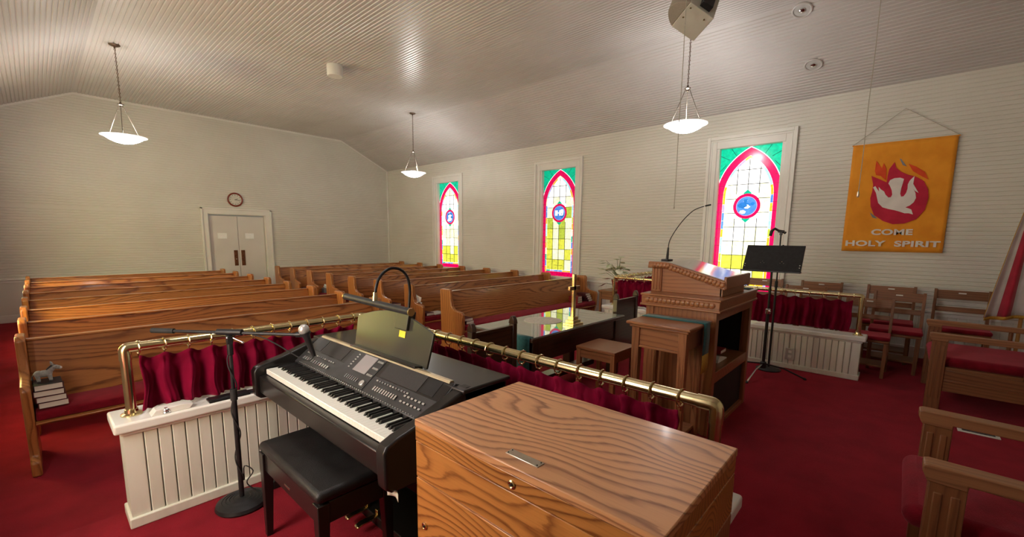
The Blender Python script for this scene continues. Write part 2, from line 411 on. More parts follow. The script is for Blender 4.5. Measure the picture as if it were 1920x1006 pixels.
def zceil(x):
    if x < CX0: return ZC-(ZC-ZW)*(CX0-x)/(CX0-XL)
    if x > CX1: return ZC-(ZC-ZW)*(x-CX1)/(XR-CX1)
    return ZC
DX0, DX1, DZ1 = 2.745, 3.975, 1.955
def end_wall(name, Y, s, door, label):
    m = MB()
    def strip(rows):
        vs = []; 
        for z, d, x0, x1 in rows: vs += [(x0, Y+s*d, z), (x1, Y+s*d, z)]
        m.add(vs, [(2*i, 2*i+1, 2*i+3, 2*i+2) if s > 0 else (2*i, 2*i+2, 2*i+3, 2*i+1) for i in range(len(rows)-1)])
    zt = DZ1 if door else RAILZ
    def lim(z):
        if z <= ZW: return XL-.1, XR+.1
        t = min(1, (z-ZW)/(ZC-ZW)); return XL-.1+t*(CX0-XL+.1), XR+.1-t*(XR+.1-CX1)
    if door:
        for a, b in ((XL-.1, DX0), (DX1, XR+.1)):
            strip([(z, d, a, b) for z, d in bead_profile(RAILZ, DZ1, .05)])
            m.box(a, b, Y+s*.012, Y+s*.16, NZ-.1, DZ1)
            m.box(a, b, Y, Y+s*.02, NZ-.1, RAILZ)
        m.box(DX0, DX1, Y+s*.22, Y+s*.26, NZ-.1, DZ1)
    else:
        m.box(XL-.1, XR+.1, Y, Y+s*.16, NZ-.1, RAILZ)
    strip([(z, d, *lim(z)) for z, d in bead_profile(zt, ZC+.05, .05)])
    m.prism([(XL-.1, zt), (XR+.1, zt), (XR+.1, ZW+.05), (CX1, ZC+.06), (CX0, ZC+.06), (XL-.1, ZW+.05)], 'Y', Y+s*.012, Y+s*.16)
    return struct(name, m, WALLP, label=label, cat='wall')
end_wall('wall_back', YB, 1, True, 'far end wall of cream horizontal beadboard with the double door')
end_wall('wall_front', YF, -1, False, 'chancel wall behind the camera')

# --- ceiling of narrow glossy boards running the length of the church
cm = MB()
slopeL = math.hypot(CX0-XL, ZC-ZW)
def along(u):
    if u < slopeL: t = u/slopeL; return Vector((XL+t*(CX0-XL), ZW+t*(ZC-ZW))), Vector((-(ZC-ZW), CX0-XL)).normalized()
    u -= slopeL
    if u <= CX1-CX0: return Vector((CX0+u, ZC)), Vector((0, 1))
    t = (u-(CX1-CX0))/slopeL; return Vector((CX1+t*(XR-CX1), ZC-t*(ZC-ZW))), Vector((ZC-ZW, XR-CX1)).normalized()
prof = []
for (a, b) in ((0, slopeL), (slopeL, slopeL+CX1-CX0), (slopeL+CX1-CX0, 2*slopeL+CX1-CX0)):
    prof += bead_profile(a, b, .052, .020, .010)
vs = []
for u, d in prof:
    p, nrm = along(u); q = p+nrm*d; vs += [(q.x, YF-.1, q.y), (q.x, YB+.1, q.y)]
cm.add(vs, [(2*i, 2*i+2, 2*i+3, 2*i+1) for i in range(len(prof)-1)])
cm.prism([(XL-.15, ZW-.04), (XL, ZW+.03), (CX0, ZC+.015), (CX1, ZC+.015), (XR, ZW+.03), (XR+.15, ZW-.04), (XR+.15, ZW+.2), (CX1, ZC+.2), (CX0, ZC+.2), (XL-.15, ZW+.2)], 'Y', YF-.15, YB+.15)
struct('ceiling', cm, CEILP, angle=25, label='glossy painted board ceiling with a flat middle and sloped sides', cat='ceiling')

# --- chair rails, skirtings, corner bead, crown bead
def rail_profile(): return [(0, -.045), (.012, -.045), (.014, -.01), (.030, .0), (.030, .018), (.012, .026), (0, .026)]
ti = 1
tr = MB(); y0 = YF
for y in WIN_Y+[None]:
    y1 = (y-.60) if y else YB
    tr.prism([(XR-p, RAILZ+q) for p, q in rail_profile()], 'Y', y0, y1)
    if y: y0 = y+.60
struct('trim_1', tr, TRIMP, label='white chair rail along the right wall', cat='trim')
tr = MB()
for a, b in ((XL, DX0-.13), (DX1+.13, XR)): tr.prism([(YB-p, RAILZ+q) for p, q in rail_profile()], 'X', a, b)
struct('trim_2', tr, TRIMP, label='white chair rail along the far wall', cat='trim')
tr = MB()
pts = [(XL, ZW), (CX0, ZC), (CX1, ZC), (XR, ZW)]
for (a, b) in zip(pts[:-1], pts[1:]):
    tr.add([(a[0], YB-.022, a[1]+.01), (b[0], YB-.022, b[1]+.01), (b[0], YB, b[1]+.01), (a[0], YB, a[1]+.01),
            (a[0], YB-.022, a[1]-.035), (b[0], YB-.022, b[1]-.035), (b[0], YB, b[1]-.035), (a[0], YB, a[1]-.035)],
           [(0,1,2,3),(7,6,5,4),(0,4,5,1),(1,5,6,2),(2,6,7,3),(3,7,4,0)])
struct('trim_3', tr, TRIMP, label='narrow cream moulding where the far wall meets the ceiling', cat='trim')
tr = MB(); tr.box(XR-.035, XR, YB-.035, YB, NZ, ZW)
struct('trim_4', tr, TRIMP, .006, label='narrow corner bead between far wall and right wall', cat='trim')
bb = MB(); bb.box(XR-.018, XR, YF, YB, NZ, .12); bb.box(XR-.03, XR, YF, 3.4, 0, .14)
struct('baseboard_right', bb, TRIMP, .004, label='white skirting along the right wall', cat='baseboard')
bb = MB()
for a, b in ((XL, DX0-.13), (DX1+.13, XR-.02)): bb.box(a, b, YB-.018, YB, NZ, NZ+.14)
struct('baseboard_back', bb, TRIMP, .004, label='white skirting along the far wall', cat='baseboard')

# --- double door
dt = thing('door_1', 'white double door under the wall clock in the far wall', 'door', ((DX0+DX1)/2, YB, NZ)); dt['kind'] = 'structure'
hw = (DX1-DX0)/2; H = DZ1-NZ
c = MB()
for s in (-1, 1):
    c.box(s*(hw-.005), s*(hw+.125), -.022, .0, 0, H+.0); c.box(s*(hw+.095), s*(hw+.135), -.04, 0, 0, H+.135)
    c.box(s*(hw-.022), s*hw, 0, .16, 0, H)
c.box(-hw-.125, hw+.125, -.022, 0, H-.005, H+.10); c.box(-hw-.135, hw+.135, -.04, 0, H+.095, H+.135); c.box(-hw, hw, 0, .16, H-.02, H)
part('casing', c, TRIMP, dt, .005)
for s in (-1, 1):
    lf = MB(); lf.box(s*.004, s*(hw-.028), .055, .10, .01, H-.045)
    lo = part('leaf', lf, DOORP, dt, .004)
    pp = MB(); pp.box(s*.038, s*.118, .045, .0555, .90, 1.275)
    po = part('push_plate', pp, COPPER, lo, .003)
    if s < 0:
        kb = MB(); kb.ball((s*.078, .035, 1.06), .016); part('thumb_latch', kb, NICKEL, po)
# posted notices
NOTE = noisy(mat('notice_paper', (.9, .9, .9), .5), (.87, .88, .88), (.93, .93, .93), 20, 2)
for s, lb in ((-1, 'white paper notice taped on the left door leaf'), (1, 'white paper notice taped on the right door leaf')):
    nb = MB(); nb.box(-.095, .095, -.002, .002, -.065, .065)
    tag(link('paper_notice', nb.mesh('paper_notice', NOTE), None, ((DX0+DX1)/2+(s*.245 if s > 0 else -.335), YB+.052, 1.44)), lb, 'notice')
# clock
ck = thing('wall_clock', 'round wall clock with a dark red rim above the double door', 'clock', (3.33, YB-.002, 2.30))
q = MB(); q.lathe([(.0, -.03), (.13, -.03), (.132, -.02), (.13, 0), (0, 0)], n=36, axis='Y'); part('face', q, CLOCKF, ck)
q = MB(); q.torus((0, -.02, 0), 'Y', .147, .020, 40, 8); part('rim', q, CLOCKR, ck)
q = MB()
for k in range(12):
    a = k*PI/6; cx, cz = .108*math.sin(a), .108*math.cos(a); q.box(cx-.006, cx+.006, -.033, -.029, cz-.008, cz+.008)
part('hour_marks', q, BLKP, ck)
for nm, L_, a in (('hour_hand', .06, 65), ('minute_hand', .095, 100)):
    q = MB(); d = (math.sin(R(a)), math.cos(R(a)))
    q.tube([(-d[0]*.015, -.035, -d[1]*.015), (d[0]*L_, -.035, d[1]*L_)], .004, 6); part(nm, q, BLKP, ck)

# ================================================================== STAINED GLASS WINDOWS
WHT, YEL = (1, .98, .93), (.92, .90, .10)
def lerp(a, b, t): return tuple(x+(y-x)*t for x, y in zip(a, b))
def window(idx, X, s, y0, strength, bright, medal, label):
    """bright 0..1: how far down the blown-out white reaches; built facing the room"""
    g = lambda n, c, k=1.: glow('%s_%d' % (n, idx), c, strength*k)
    mats = [g('glass_green', (.0, .75, .42), .62), g('glass_crimson', (.95, .0, .12), .75), g('glass_white', WHT, 1.5),
            g('glass_pale', (.98, .98, .62), 1.15), g('glass_yellow', (.93, .93, .09), .85), g('glass_lime', (.62, .75, .08), .8),
            g('glass_blue', (.10, .33, .95), .8), g('glass_amber', (1, .55, .02), .9), g('glass_sky', (.45, .85, .95), .95),
            g('glass_cobalt', (.03, .25, .75), .7), g('glass_mauve', (.62, .50, .95), .8)]
    LEAD = bpy.data.materials.get('lead_came') or mat('lead_came', (.05, .05, .045), .5, metal=.3)
    t = thing('window_%d' % idx, label, 'window', (X, y0, 0)); t['kind'] = 'structure'
    # local: y along wall, +x outside (s)
    def P(y, z, d): return (s*(.085-d), y, z)
    fr = MB()
    wo = .615
    def bar(y0_, y1_, z0_, z1_, d0, d1): fr.box(s*d0, s*d1, y0_, y1_, z0_, z1_)
    zt, zb = 3.085, RAILZ-.01
    for k in (-1, 1):
        bar(k*WO, k*wo, zb, zt, -.018, .03); bar(k*(wo-.045), k*(wo+.003), zb, zt+.003, -.038, 0); bar(k*(wo-.075), k*(wo-.055), zb, zt-.06, -.026, 0)
        bar(k*(WG-.004), k*(WO+.01), WZ0-.03, WZ1+.03, .0, .11)
    bar(-WO+.001, WO-.001, WZ1, zt-.001, -.0175, .029); bar(-wo+.046, wo-.046, zt-.045, zt+.0025, -.0378, 0); bar(-wo+.06, wo-.06, zt-.075, zt-.055, -.026, 0)
    bar(-WO, WO, WZ1-.003, WZ1+.03, 0, .11); bar(-WO, WO, WZ0-.03, WZ0+.003, 0, .11); bar(-wo-.02, wo+.02, RAILZ-.02, WZ0-.01, -.045, .02)
    part('frame', fr, TRIMP, t, .004)
    # glazing, thin layers of came and glass (pattern of one window = one mesh)
    m = MB()
    def poly(pts, d, mi):
        m.cur = mi; pts = pts if s > 0 else pts[::-1]
        m.add([P(y, z, d) for y, z in pts], [tuple(range(len(pts)))])
    ZS, AH, ACC = 2.15, .475, .3625
    def arch(off, n=18):
        """inner outline of the lancet at distance off from its outer edge, left to right, cut by the glass edge"""
        Rr = AH+ACC-off
        a0 = math.acos(ACC/Rr)
        lim_ = WG-max(off-.02, 0)*.0
        left = [(max(ACC-Rr*math.cos(a0*i/n), -lim_), ZS+Rr*math.sin(a0*i/n)) for i in range(n+1)]
        return left+[(-y, z) for y, z in left[::-1][1:]]
    def lancet(off): return [(-min(WG, AH-off), WZ0+max(off-.02, 0))]+arch(off)+[(min(WG, AH-off), WZ0+max(off-.02, 0))]
    def rv(p): return [(-y, z) for y, z in p]
    poly(rv([(-WG, WZ0), (-WG, WZ1), (WG, WZ1), (WG, WZ0)]), 0, 0)
    poly(rv(lancet(.0)), .0012, 2)
    poly(rv(lancet(.010)), .002, 1)
    # coloured edge strips inside the crimson band
    poly(rv(lancet(.116)), .0028, 2)
    seq = [6, 8, 10, 7, 6, 0, 8, 7, 5, 6, 3, 7]
    EI, EO = AH-.152, AH-.118
    nst = 11; zz0, zz1 = WZ0+.08, ZS+.02
    for k in (-1, 1):
        for i in range(nst):
            a, b = zz0+(zz1-zz0)*i/nst, zz0+(zz1-zz0)*(i+1)/nst-.004
            p = [(k*EI, a), (k*EI, b), (k*EO, b), (k*EO, a)]
            poly(p if k > 0 else p[::-1], .0034, seq[(i*5+(3 if k > 0 else 0)+idx*2) % len(seq)])
    ia, oa = arch(.152), arch(.118)
    for i in range(0, len(ia)-1, 4):
        j = min(i+4, len(ia)-1)
        p = ia[i:j+1]+oa[i:j+1][::-1]
        poly(rv(p[::-1]), .0034, [8, 7, 3, 8, 10, 7, 3, 8][(i//4+idx) % 8])
    for i in range(6):
        a, b = -EI+2*EI*i/6, -EI+2*EI*(i+1)/6-.004
        poly([(b, WZ0+.098), (a, WZ0+.098), (a, WZ0+.128), (b, WZ0+.128)][::-1], .0034, [7, 7, 6, 6, 10, 0][i])
    # quarry panes
    rnd = random.Random(idx*13)
    cols = 4; W = EI-.004; zs = [WZ0+.134]
    nrow = 9; top = 2.78
    for i in range(nrow): zs.append(zs[0]+(top-zs[0])*(i+1)/nrow)
    RQ = AH+ACC-.156
    def halfw(z):
        if z <= ZS: return W
        v = RQ*RQ-(z-ZS)**2
        return max(0, math.sqrt(v)-ACC) if v > 0 else 0
    for r in range(nrow):
        for cidx in range(cols):
            a, b = -W+2*W*cidx/cols, -W+2*W*(cidx+1)/cols
            f = r/(nrow-1)
            u = rnd.random()
            if f > 1-bright: mi = 2 if u < .8 or bright > .7 else 3
            elif f > 1-bright-.2: mi = 3 if u < .6 else 2
            else: mi = 4 if u < .62 else (3 if u < .86 else 4)
            if bright < .3 and .35 < f < .75: mi = 5 if u < .45 else (4 if u < .8 else 3)
            n = 4; lo = []; hi = []
            for q_ in range(n+1):
                y = a+.0025+(b-a-.005)*q_/n
                # clip top to arch
                zt_ = zs[r+1]-.0025
                if abs(y) > W: continue
                if zt_ > ZS:
                    v = RQ*RQ-(abs(y)+ACC)**2
                    zt_ = min(zt_, ZS+(math.sqrt(v) if v > 0 else 0))
                if zt_ <= zs[r]+.006: continue
                lo.append((y, zs[r]+.0025)); hi.append((y, zt_))
            if len(lo) >= 2: poly([p for p in lo]+hi[::-1], .005, mi) if False else poly(lo[::-1]+hi, .005, mi)
    # medallion
    zc = 2.0
    def disc(r0, d, mi, n=32): poly([(-r0*math.sin(2*PI*i/n), zc+r0*math.cos(2*PI*i/n)) for i in range(n)], d, mi)
    for sg in (1, -1):
        poly([(.0, zc+sg*.255), (.06, zc+sg*.20), (.045, zc+sg*.165), (-.045, zc+sg*.165), (-.06, zc+sg*.20)][::(1 if sg < 0 else -1)], .0062, 0)
    disc(.195, .007, 1); disc(.150, .0078, 10); disc(.143, .0084, 6)
    rr = random.Random(idx)
    for i in range(16):
        a = rr.random()*2*PI; r0 = .125*math.sqrt(rr.random()); cy, cz = r0*math.cos(a), zc+r0*math.sin(a)
        k = .02+.035*rr.random(); th = rr.random()*PI
        pts = [(cy+k*1.6*math.cos(th+q_*PI/3)*(1 if q_ % 3 else .55), cz+k*math.sin(th+q_*PI/3)) for q_ in range(6)]
        pts = [(y, z) for y, z in pts]
        if (not medal or i < 5) and all(math.hypot(y, z-zc) < .143 for y, z in pts): poly(pts[::-1], .0086+.0002*i, 9 if i % 3 else 2)
    gl = part('stained_glass', m, mats, t)
    # lead cames
    lm = MB()
    def came(y0_, y1_, z0_, z1_): lm.box(s*(.085-.0105), s*(.085-.0045), y0_, y1_, z0_, z1_)
    for i in range(1, cols):
        y = -W+2*W*i/cols; zt_ = ZS+math.sqrt(max(0, RQ**2-(abs(y)+ACC)**2))
        for a, b in ((zs[0], zc-.19), (zc+.19, zt_)):
            if i == 2: a, b = (zs[0], zc-.25) if a < zc else (zc+.25, zt_)
            came(y-.0045, y+.0045, a, b)
    for z in zs[1:-1]:
        h = halfw(z)
        if abs(z-zc) < .19:
            k = math.sqrt(.19**2-(z-zc)**2); came(-h, -k, z-.0045, z+.0045); came(k, h, z-.0045, z+.0045)
        else: came(-h, h, z-.0045, z+.0045)
    for k in (-1, 1):
        for i in range(14):
            z = WZ0+.05+i*.135
            came(k*EO, k*(WG-.004), z-.002, z+.002)
    came(-.11, .11, WZ0+.23, WZ0+.235)
    for k in (-1, 1):
        for (ya, za, yb, zb_) in ((.43, 2.56, .34, 2.66), (.28, 2.90, .20, 2.78), (.43, 2.80, .30, 2.73)):
            lm.tube([P(k*ya, za, .004), P(k*yb, zb_, .004)], .003, 4)
    part('lead_cames', lm, LEAD, t)
    if medal:
        tx = text_mesh('IHS', .15, .004, 1.0, .004)
        o = link('monogram', tx, t); tx.materials.append(mats[2])
        o.matrix_local = Matrix(((0, 0, -s, s*(.085-.016)), (-s, 0, 0, 0), (0, 1, 0, zc-.005), (0, 0, 0, 1)))
    # outer leaf so the pane has a body
    bk = MB(); bk.box(s*.087, s*.11, -WG-.02, WG+.02, WZ0-.02, WZ1+.02); part('outer_glazing', bk, LEAD, t)
    return t
def text_mesh(txt, size, ext, sx=1., off=0., space=1.):
    cu = bpy.data.curves.new('lettering', 'FONT'); cu.body = txt; cu.size = size; cu.extrude = ext; cu.offset = off
    cu.align_x = 'CENTER'; cu.align_y = 'CENTER'; cu.space_character = space
    o = bpy.data.objects.new('lettering', cu); COL.objects.link(o)
    dg = bpy.context.evaluated_depsgraph_get(); dg.update()
    me = bpy.data.meshes.new_from_object(o.evaluated_get(dg)); bpy.data.objects.remove(o); bpy.data.curves.remove(cu)
    me.materials.clear()
    for v in me.vertices: v.co.x *= sx
    return me
window(1, XR, 1, WIN_Y[0], WINDOW_RIGHT*1.3, .62, False, 'stained glass window nearest the banner on the right wall, seen behind the music stand')
window(2, XR, 1, WIN_Y[1], WINDOW_RIGHT*.85, .22, True, 'middle stained glass window on the right wall, mostly yellow panes')
window(3, XR, 1, WIN_Y[2], WINDOW_RIGHT, .55, False, 'stained glass window of the right wall nearest the far corner')
for i, y in enumerate(WIN_Y):
    window(4+i, XL, -1, y, WINDOW_LEFT*(.9, 1.5, 1.5)[i], (.7, .05, .05)[i], False, ['left wall stained glass window beside the keyboard', 'left wall stained glass window halfway down the pews', 'left wall stained glass window near the far wall'][i])

# ================================================================== PEWS
def make_pew(length, label, group):
    """origin: nave floor under the middle of the back; sitters face -Y"""
    t = thing('pew', label, 'pew', (0, 0, NZ), 0, group)
    h = length/2
    prof = [(.02, 0), (.02, .10), (-.02, .13), (-.01, .55), (.0, .905), (-.015, .925), (-.20, .93), (-.232, .90), (-.235, .80), (-.25, .70), (-.30, .655),
            (-.46, .63), (-.485, .60), (-.475, .38), (-.44, .24), (-.445, .13), (-.50, .10), (-.50, 0)]
    for s in (-1, 1):
        q = MB(); q.prism(prof, 'X', s*h, s*(h-.05)); part('end_panel', q, PEWZ, t, .012, 3)
    b = MB(); b.prism([(-.035, .872), (-.066, .872), (-.155, .43), (-.155, .38), (-.12, .38)], 'X', -h+.05, h-.05); part('backrest', b, PEWX, t, .006)
    b = MB(); b.prism([(-.022, .868), (-.022, .885), (-.075, .885), (-.078, .868)], 'X', -h+.05, h-.05); part('cap_rail', b, PEWX, t, .006)
    b = MB(); b.prism([(-.12, .345), (-.12, .375), (-.47, .375), (-.49, .362), (-.47, .345)], 'X', -h+.05, h-.05); part('seat', b, PEWX, t, .006)
    b = MB(); b.prism([(-.13, .378), (-.14, .44), (-.20, .455), (-.42, .455), (-.475, .435), (-.478, .378)], 'X', -h+.055, h-.055); part('cushion', b, CUSH, t, .014, 3)
    return t
ORD = ['first', 'second', 'third', 'fourth', 'fifth', 'sixth', 'seventh', 'eighth and rearmost']
LPX, LPL = (-.162+2.68)/2, 2.842
RPX, RPL = (3.80+7.28)/2, 3.48
LY = [4.72+.885*k for k in range(8)]; RY = [4.83+.90*k for k in range(8)]
pl_labels = ['front oak pew left of the aisle, toy donkey and stacked books on its red seat'] + ['%s oak pew from the front, left of the aisle' % ORD[k] for k in range(1, 8)]
pr_labels = ['front oak pew right of the aisle, directly behind the communion table'] + ['%s oak pew from the front, right of the aisle' % ORD[k] for k in range(1, 8)]
pw = make_pew(LPL, pl_labels[0], 'oak pews left of the aisle'); pw.location = (LPX, LY[0], NZ)
for k in range(1, 8): dup(pw, (LPX, LY[k], NZ), label=pl_labels[k])
pw2 = make_pew(RPL, pr_labels[0], 'oak pews right of the aisle'); pw2.location = (RPX, RY[0], NZ)
for k in range(1, 8): dup(pw2, (RPX, RY[k], NZ), label=pr_labels[k])
SEATZ = NZ+.456

# books: covers + page block
def make_book(label, cov, wd=.15, dp=.21, th=.036, group=None):
    t = thing('hymnal', label, 'book', (0, 0, 0), 0, group)
    p = MB(); p.box(-wd/2+.005, wd/2-.003, -dp/2+.003, dp/2-.003, .003, th-.003); part('pages', p, PAGES, t)
    c = MB(); c.box(-wd/2, wd/2, -dp/2, dp/2, 0, .003); c.box(-wd/2, wd/2, -dp/2, dp/2, th-.003, th); c.box(-wd/2, -wd/2+.005, -dp/2, dp/2, 0, th)
    part('cover', c, cov, t, .001)
    return t
bk_w = make_book('hymnal lying at the bottom of the stack under the toy donkey', COVER, .148, .20, .040, 'books under the toy donkey')
bk_w.location = (-.022, LY[0]-.36, SEATZ); bk_w.rotation_euler = (0, 0, R(3))
for i, (dx, lb) in enumerate(((-.004, 'hymnal second from the bottom of the stack under the toy donkey'), (-.004, 'hymnal third from the bottom of the stack under the toy donkey'))):
    dup(bk_w, (-.022+dx*(i+1), LY[0]-.36+.004*i, SEATZ+.041*(i+1)), R(1-3*i), lb)
bk_d = make_book('black-covered book on top of the stack, carrying the toy donkey', COVDK, .14, .19, .040, 'books under the toy donkey')
bk_d.location = (-.034, LY[0]-.355, SEATZ+.123); bk_d.rotation_euler = (0, 0, R(2))
# other hymnals on the pews to the right of the aisle
def book_pile(y, x, spec, group):
    z = SEATZ
    for (dx, dy, rz, lb) in spec:
        b = dup(bk_w, (x+dx, y+dy, z), R(rz), lb); b['group'] = group; z += .041
book_pile(RY[0]-.34, 3.975, [(0, 0, 2, 'lower hymnal at the aisle end of the front right pew'), (-.015, .0, -4, 'upper hymnal at the aisle end of the front right pew')], 'hymnals at the aisle end of the front right pew')
sp = [(0, 0, 4, 'bottom hymnal of the fanned stack at the wall end of the front right pew'), (-.03, 0, 2, 'second hymnal up in the fanned stack at the wall end'), (-.06, 0, 0, 'third hymnal up in the fanned stack at the wall end'), (-.09, 0, -2, 'top hymnal of the fanned stack at the wall end of the front right pew')]
book_pile(RY[0]-.34, 7.08, sp, 'fanned hymnals at the wall end of the front right pew')
rb = make_book('bottom red book of the stack near the wall end of the front right pew', COVRED, .15, .20, .04, 'red books on the front right pew'); rb.location = (6.74, RY[0]-.33, SEATZ)
for k in range(1, 3): dup(rb, (6.74-.004*k, RY[0]-.33, SEATZ+.041*k), R(2*k), ['', 'middle red book of the stack on the front right pew', 'top red book of the stack on the front right pew'][k])
book_pile(RY[1]-.34, 3.97, [(0, 0, 3, 'hymnal beside the white papers on the second right pew')], 'hymnals at the aisle end of the second right pew')
book_pile(RY[2]-.34, 3.96, [(0, 0, 0, 'lower hymnal at the aisle end of the third right pew'), (.01, 0, 6, 'upper hymnal at the aisle end of the third right pew')], 'hymnals at the aisle end of the third right pew')
book_pile(RY[4]-.34, 3.97, [(0, 0, -3, 'hymnal at the aisle end of the fifth right pew')], 'hymnals at the aisle end of the fifth right pew')
book_pile(RY[6]-.34, 3.96, [(0, 0, -3, 'hymnal at the aisle end of the seventh right pew')], 'hymnals at the aisle end of the seventh right pew')
# papers, bag, tissue
q = MB()
for i in range(5): q.box(-.10+.006*i, .11+.004*i, -.14, .13-.01*i, .003*i, .003*i+.0025)
tag(part('paper_stack', q, PAPER, None, loc=(4.16, RY[1]-.31, SEATZ)), 'loose white papers on the second right pew near the aisle', 'papers')
q = MB(); q.ball((0, 0, .045), (.12, .09, .045)); q.ball((.05, .02, .06), (.06, .06, .045)); 
tag(part('folded_cloth', q, FELT, None, loc=(4.42, RY[1]-.31, SEATZ)), 'grey bundled cloth next to the white papers on the second right pew', 'cloth')
def tissue_box(loc, lb, m):
    t = thing('tissue_box', lb, 'tissue box', loc)
    q = MB(); q.box(-.06, .06, -.06, .06, 0, .10); part('carton', q, m, t, .003)
    q = MB(); q.grid(lambda u, v: (-.04+.08*u+.012*math.sin(9*v), -.006+.02*math.sin(7*u), .098+.085*v*(.7+.3*math.sin(5*u))), 8, 5); part('tissue', q, PAPER, t, solid=.002)
tissue_box((4.05, RY[5]-.33, SEATZ), 'blue grey tissue box on the sixth right pew by the aisle', BGREY)
q = MB(); q.grid(lambda u, v: (-.03+.06*u, -.02+.03*math.sin(3*u+v), .0+.13*v-.05*u*v), 8, 6); q.grid(lambda u, v: (-.03+.08*u, .02-.05*v, .004+.02*math.sin(6*u)*v), 8, 5)
tag(part('white_tissue', q, PAPER, None, solid=.003, loc=(3.835, RY[1]-.33, NZ+.655)), 'crumpled white tissue on the arm of the second right pew', 'tissue')

# toy donkey (head towards the aisle)
dk = thing('toy_donkey', 'small grey plush donkey with dark mane standing on the book stack', 'soft toy', (-.045, LY[0]-.36, SEATZ+.1635))
q = MB()
q.ball((0, 0, .075), (.058, .032, .034), 18, 10); q.ball((-.035, 0, .078), (.032, .032, .034), 14, 8)
q.tube([(.03, 0, .085), (.055, 0, .112), (.072, 0, .128)], [.024, .020, .018], 12)
q.tube([(.062, 0, .130), (.085, 0, .126), (.108, 0, .116)], [.022, .020, .016], 12)
for x in (-.042, .036):
    for y in (-.018, .018): q.tube([(x, y, .065), (x+.004, y, .03), (x+.006, y, .012)], [.017, .014, .012], 10)
part('body', q, FELT, dk)
q = MB(); q.ball((.110, 0, .114), (.015, .016, .015)); part('muzzle', q, FELTW, dk)
q = MB(); q.tube([(.02, 0, .108), (.045, 0, .132), (.065, 0, .150), (.085, 0, .144)], [.007, .010, .010, .004], 8); part('mane', q, FELTD, dk)
for y in (-.016, .016):
    q = MB(); q.tube([(.068, y, .145), (.055, y*1.3, .168), (.05, y*1.5, .182)], [.005, .010, .003], 8); part('ear', q, FELT, dk)
for x in (-.038, .042):
    for y in (-.018, .018):
        q = MB(); q.tube([(x, y, 0), (x, y, .014)], [.014, .013], 10); part('hoof', q, FELTD, dk)
q = MB(); q.tube([(-.058, 0, .085), (-.075, 0, .06), (-.078, 0, .03)], [.006, .005, .009], 8); part('tail', q, FELTD, dk)
for y in (-.0175, .0175):
    q = MB(); q.ball((.085, y, .132), .0035, 8, 6); part('eye', q, BLKP, dk)

dk.scale = (.74, .74, .74)

# ================================================================== CHANCEL HALF WALLS, BRASS RAILINGS, VELVET CURTAINS
def half_wall(label, runs, ztop, loc):
    """runs: list of (x0,x1,y0,y1) footprints of the panel, local to loc"""
    t = thing('half_wall', label, 'half wall', loc)
    p = MB(); c = MB(); b = MB()
    for (x0, x1, y0, y1) in runs:
        p.box(x0+.006, x1-.006, y0+.006, y1-.006, 0, ztop-.05)
        for (a, bb_, along_x, at, sgn) in ((x0, x1, True, y0, -1), (x0, x1, True, y1, 1), (y0, y1, False, x0, -1), (y0, y1, False, x1, 1)):
            pr = bead_profile(a+.02, bb_-.02, .056, .011, .006)
            vs = []
            for pos, d in [(a, 0)]+pr+[(bb_, 0)]:
                for z in (.03, ztop-.045):
                    vs.append((pos, at-sgn*d, z) if along_x else (at-sgn*d, pos, z))
            p.add(vs, [(2*i, 2*i+1, 2*i+3, 2*i+2) for i in range(len(vs)//2-1)])
        c.box(x0-.035, x1+.035, y0-.04, y1+.04, ztop-.05, ztop)
        c.box(x0-.012, x1+.012, y0-.015, y1+.015, ztop-.072, ztop-.05)
        b.box(x0-.012, x1+.012, y0-.014, y1+.014, 0, .055)
    part('beadboard_panel', p, BEADP, t)
    part('cap', c, TRIMP, t, .014, 3)
    part('base_trim', b, BEADP, t, .006)
    return t
half_wall('white beadboard half wall facing the microphone stand, under the front curtain', [(.20, 1.60, 2.74, 2.92)], .560, (0, 0, 0))
half_wall('long white half wall running behind the keyboard towards the oak console', [(1.46, 1.60, .385, 2.694)], .560, (0, 0, 0))
half_wall('white beadboard half wall with an outlet in front of the choir chairs', [(5.76, 5.94, .25, 3.31)], .475, (0, 0, 0))
half_wall('short white half wall closing off the choir chairs from the pews', [(5.982, XR-.05, 3.13, 3.31)], .475, (0, 0, 0))
# wall outlet on the right half wall
ot = thing('wall_outlet', 'white double outlet on the choir half wall behind the music stand', 'outlet', (5.752, .87, .175))
OUTM = noisy(mat('outlet_plastic', (.5, .48, .45), .4), (.48, .46, .43), (.53, .51, .48), 10, 2)
q = MB(); q.box(-.010, .006, -.045, .045, -.065, .065); part('cover_plate', q, OUTM, ot, .003)
for dz in (-.027, .027):
    q = MB(); q.box(-.014, -.008, -.018, .018, dz-.016, dz+.016); part('socket', q, TRIMP, ot, .003)

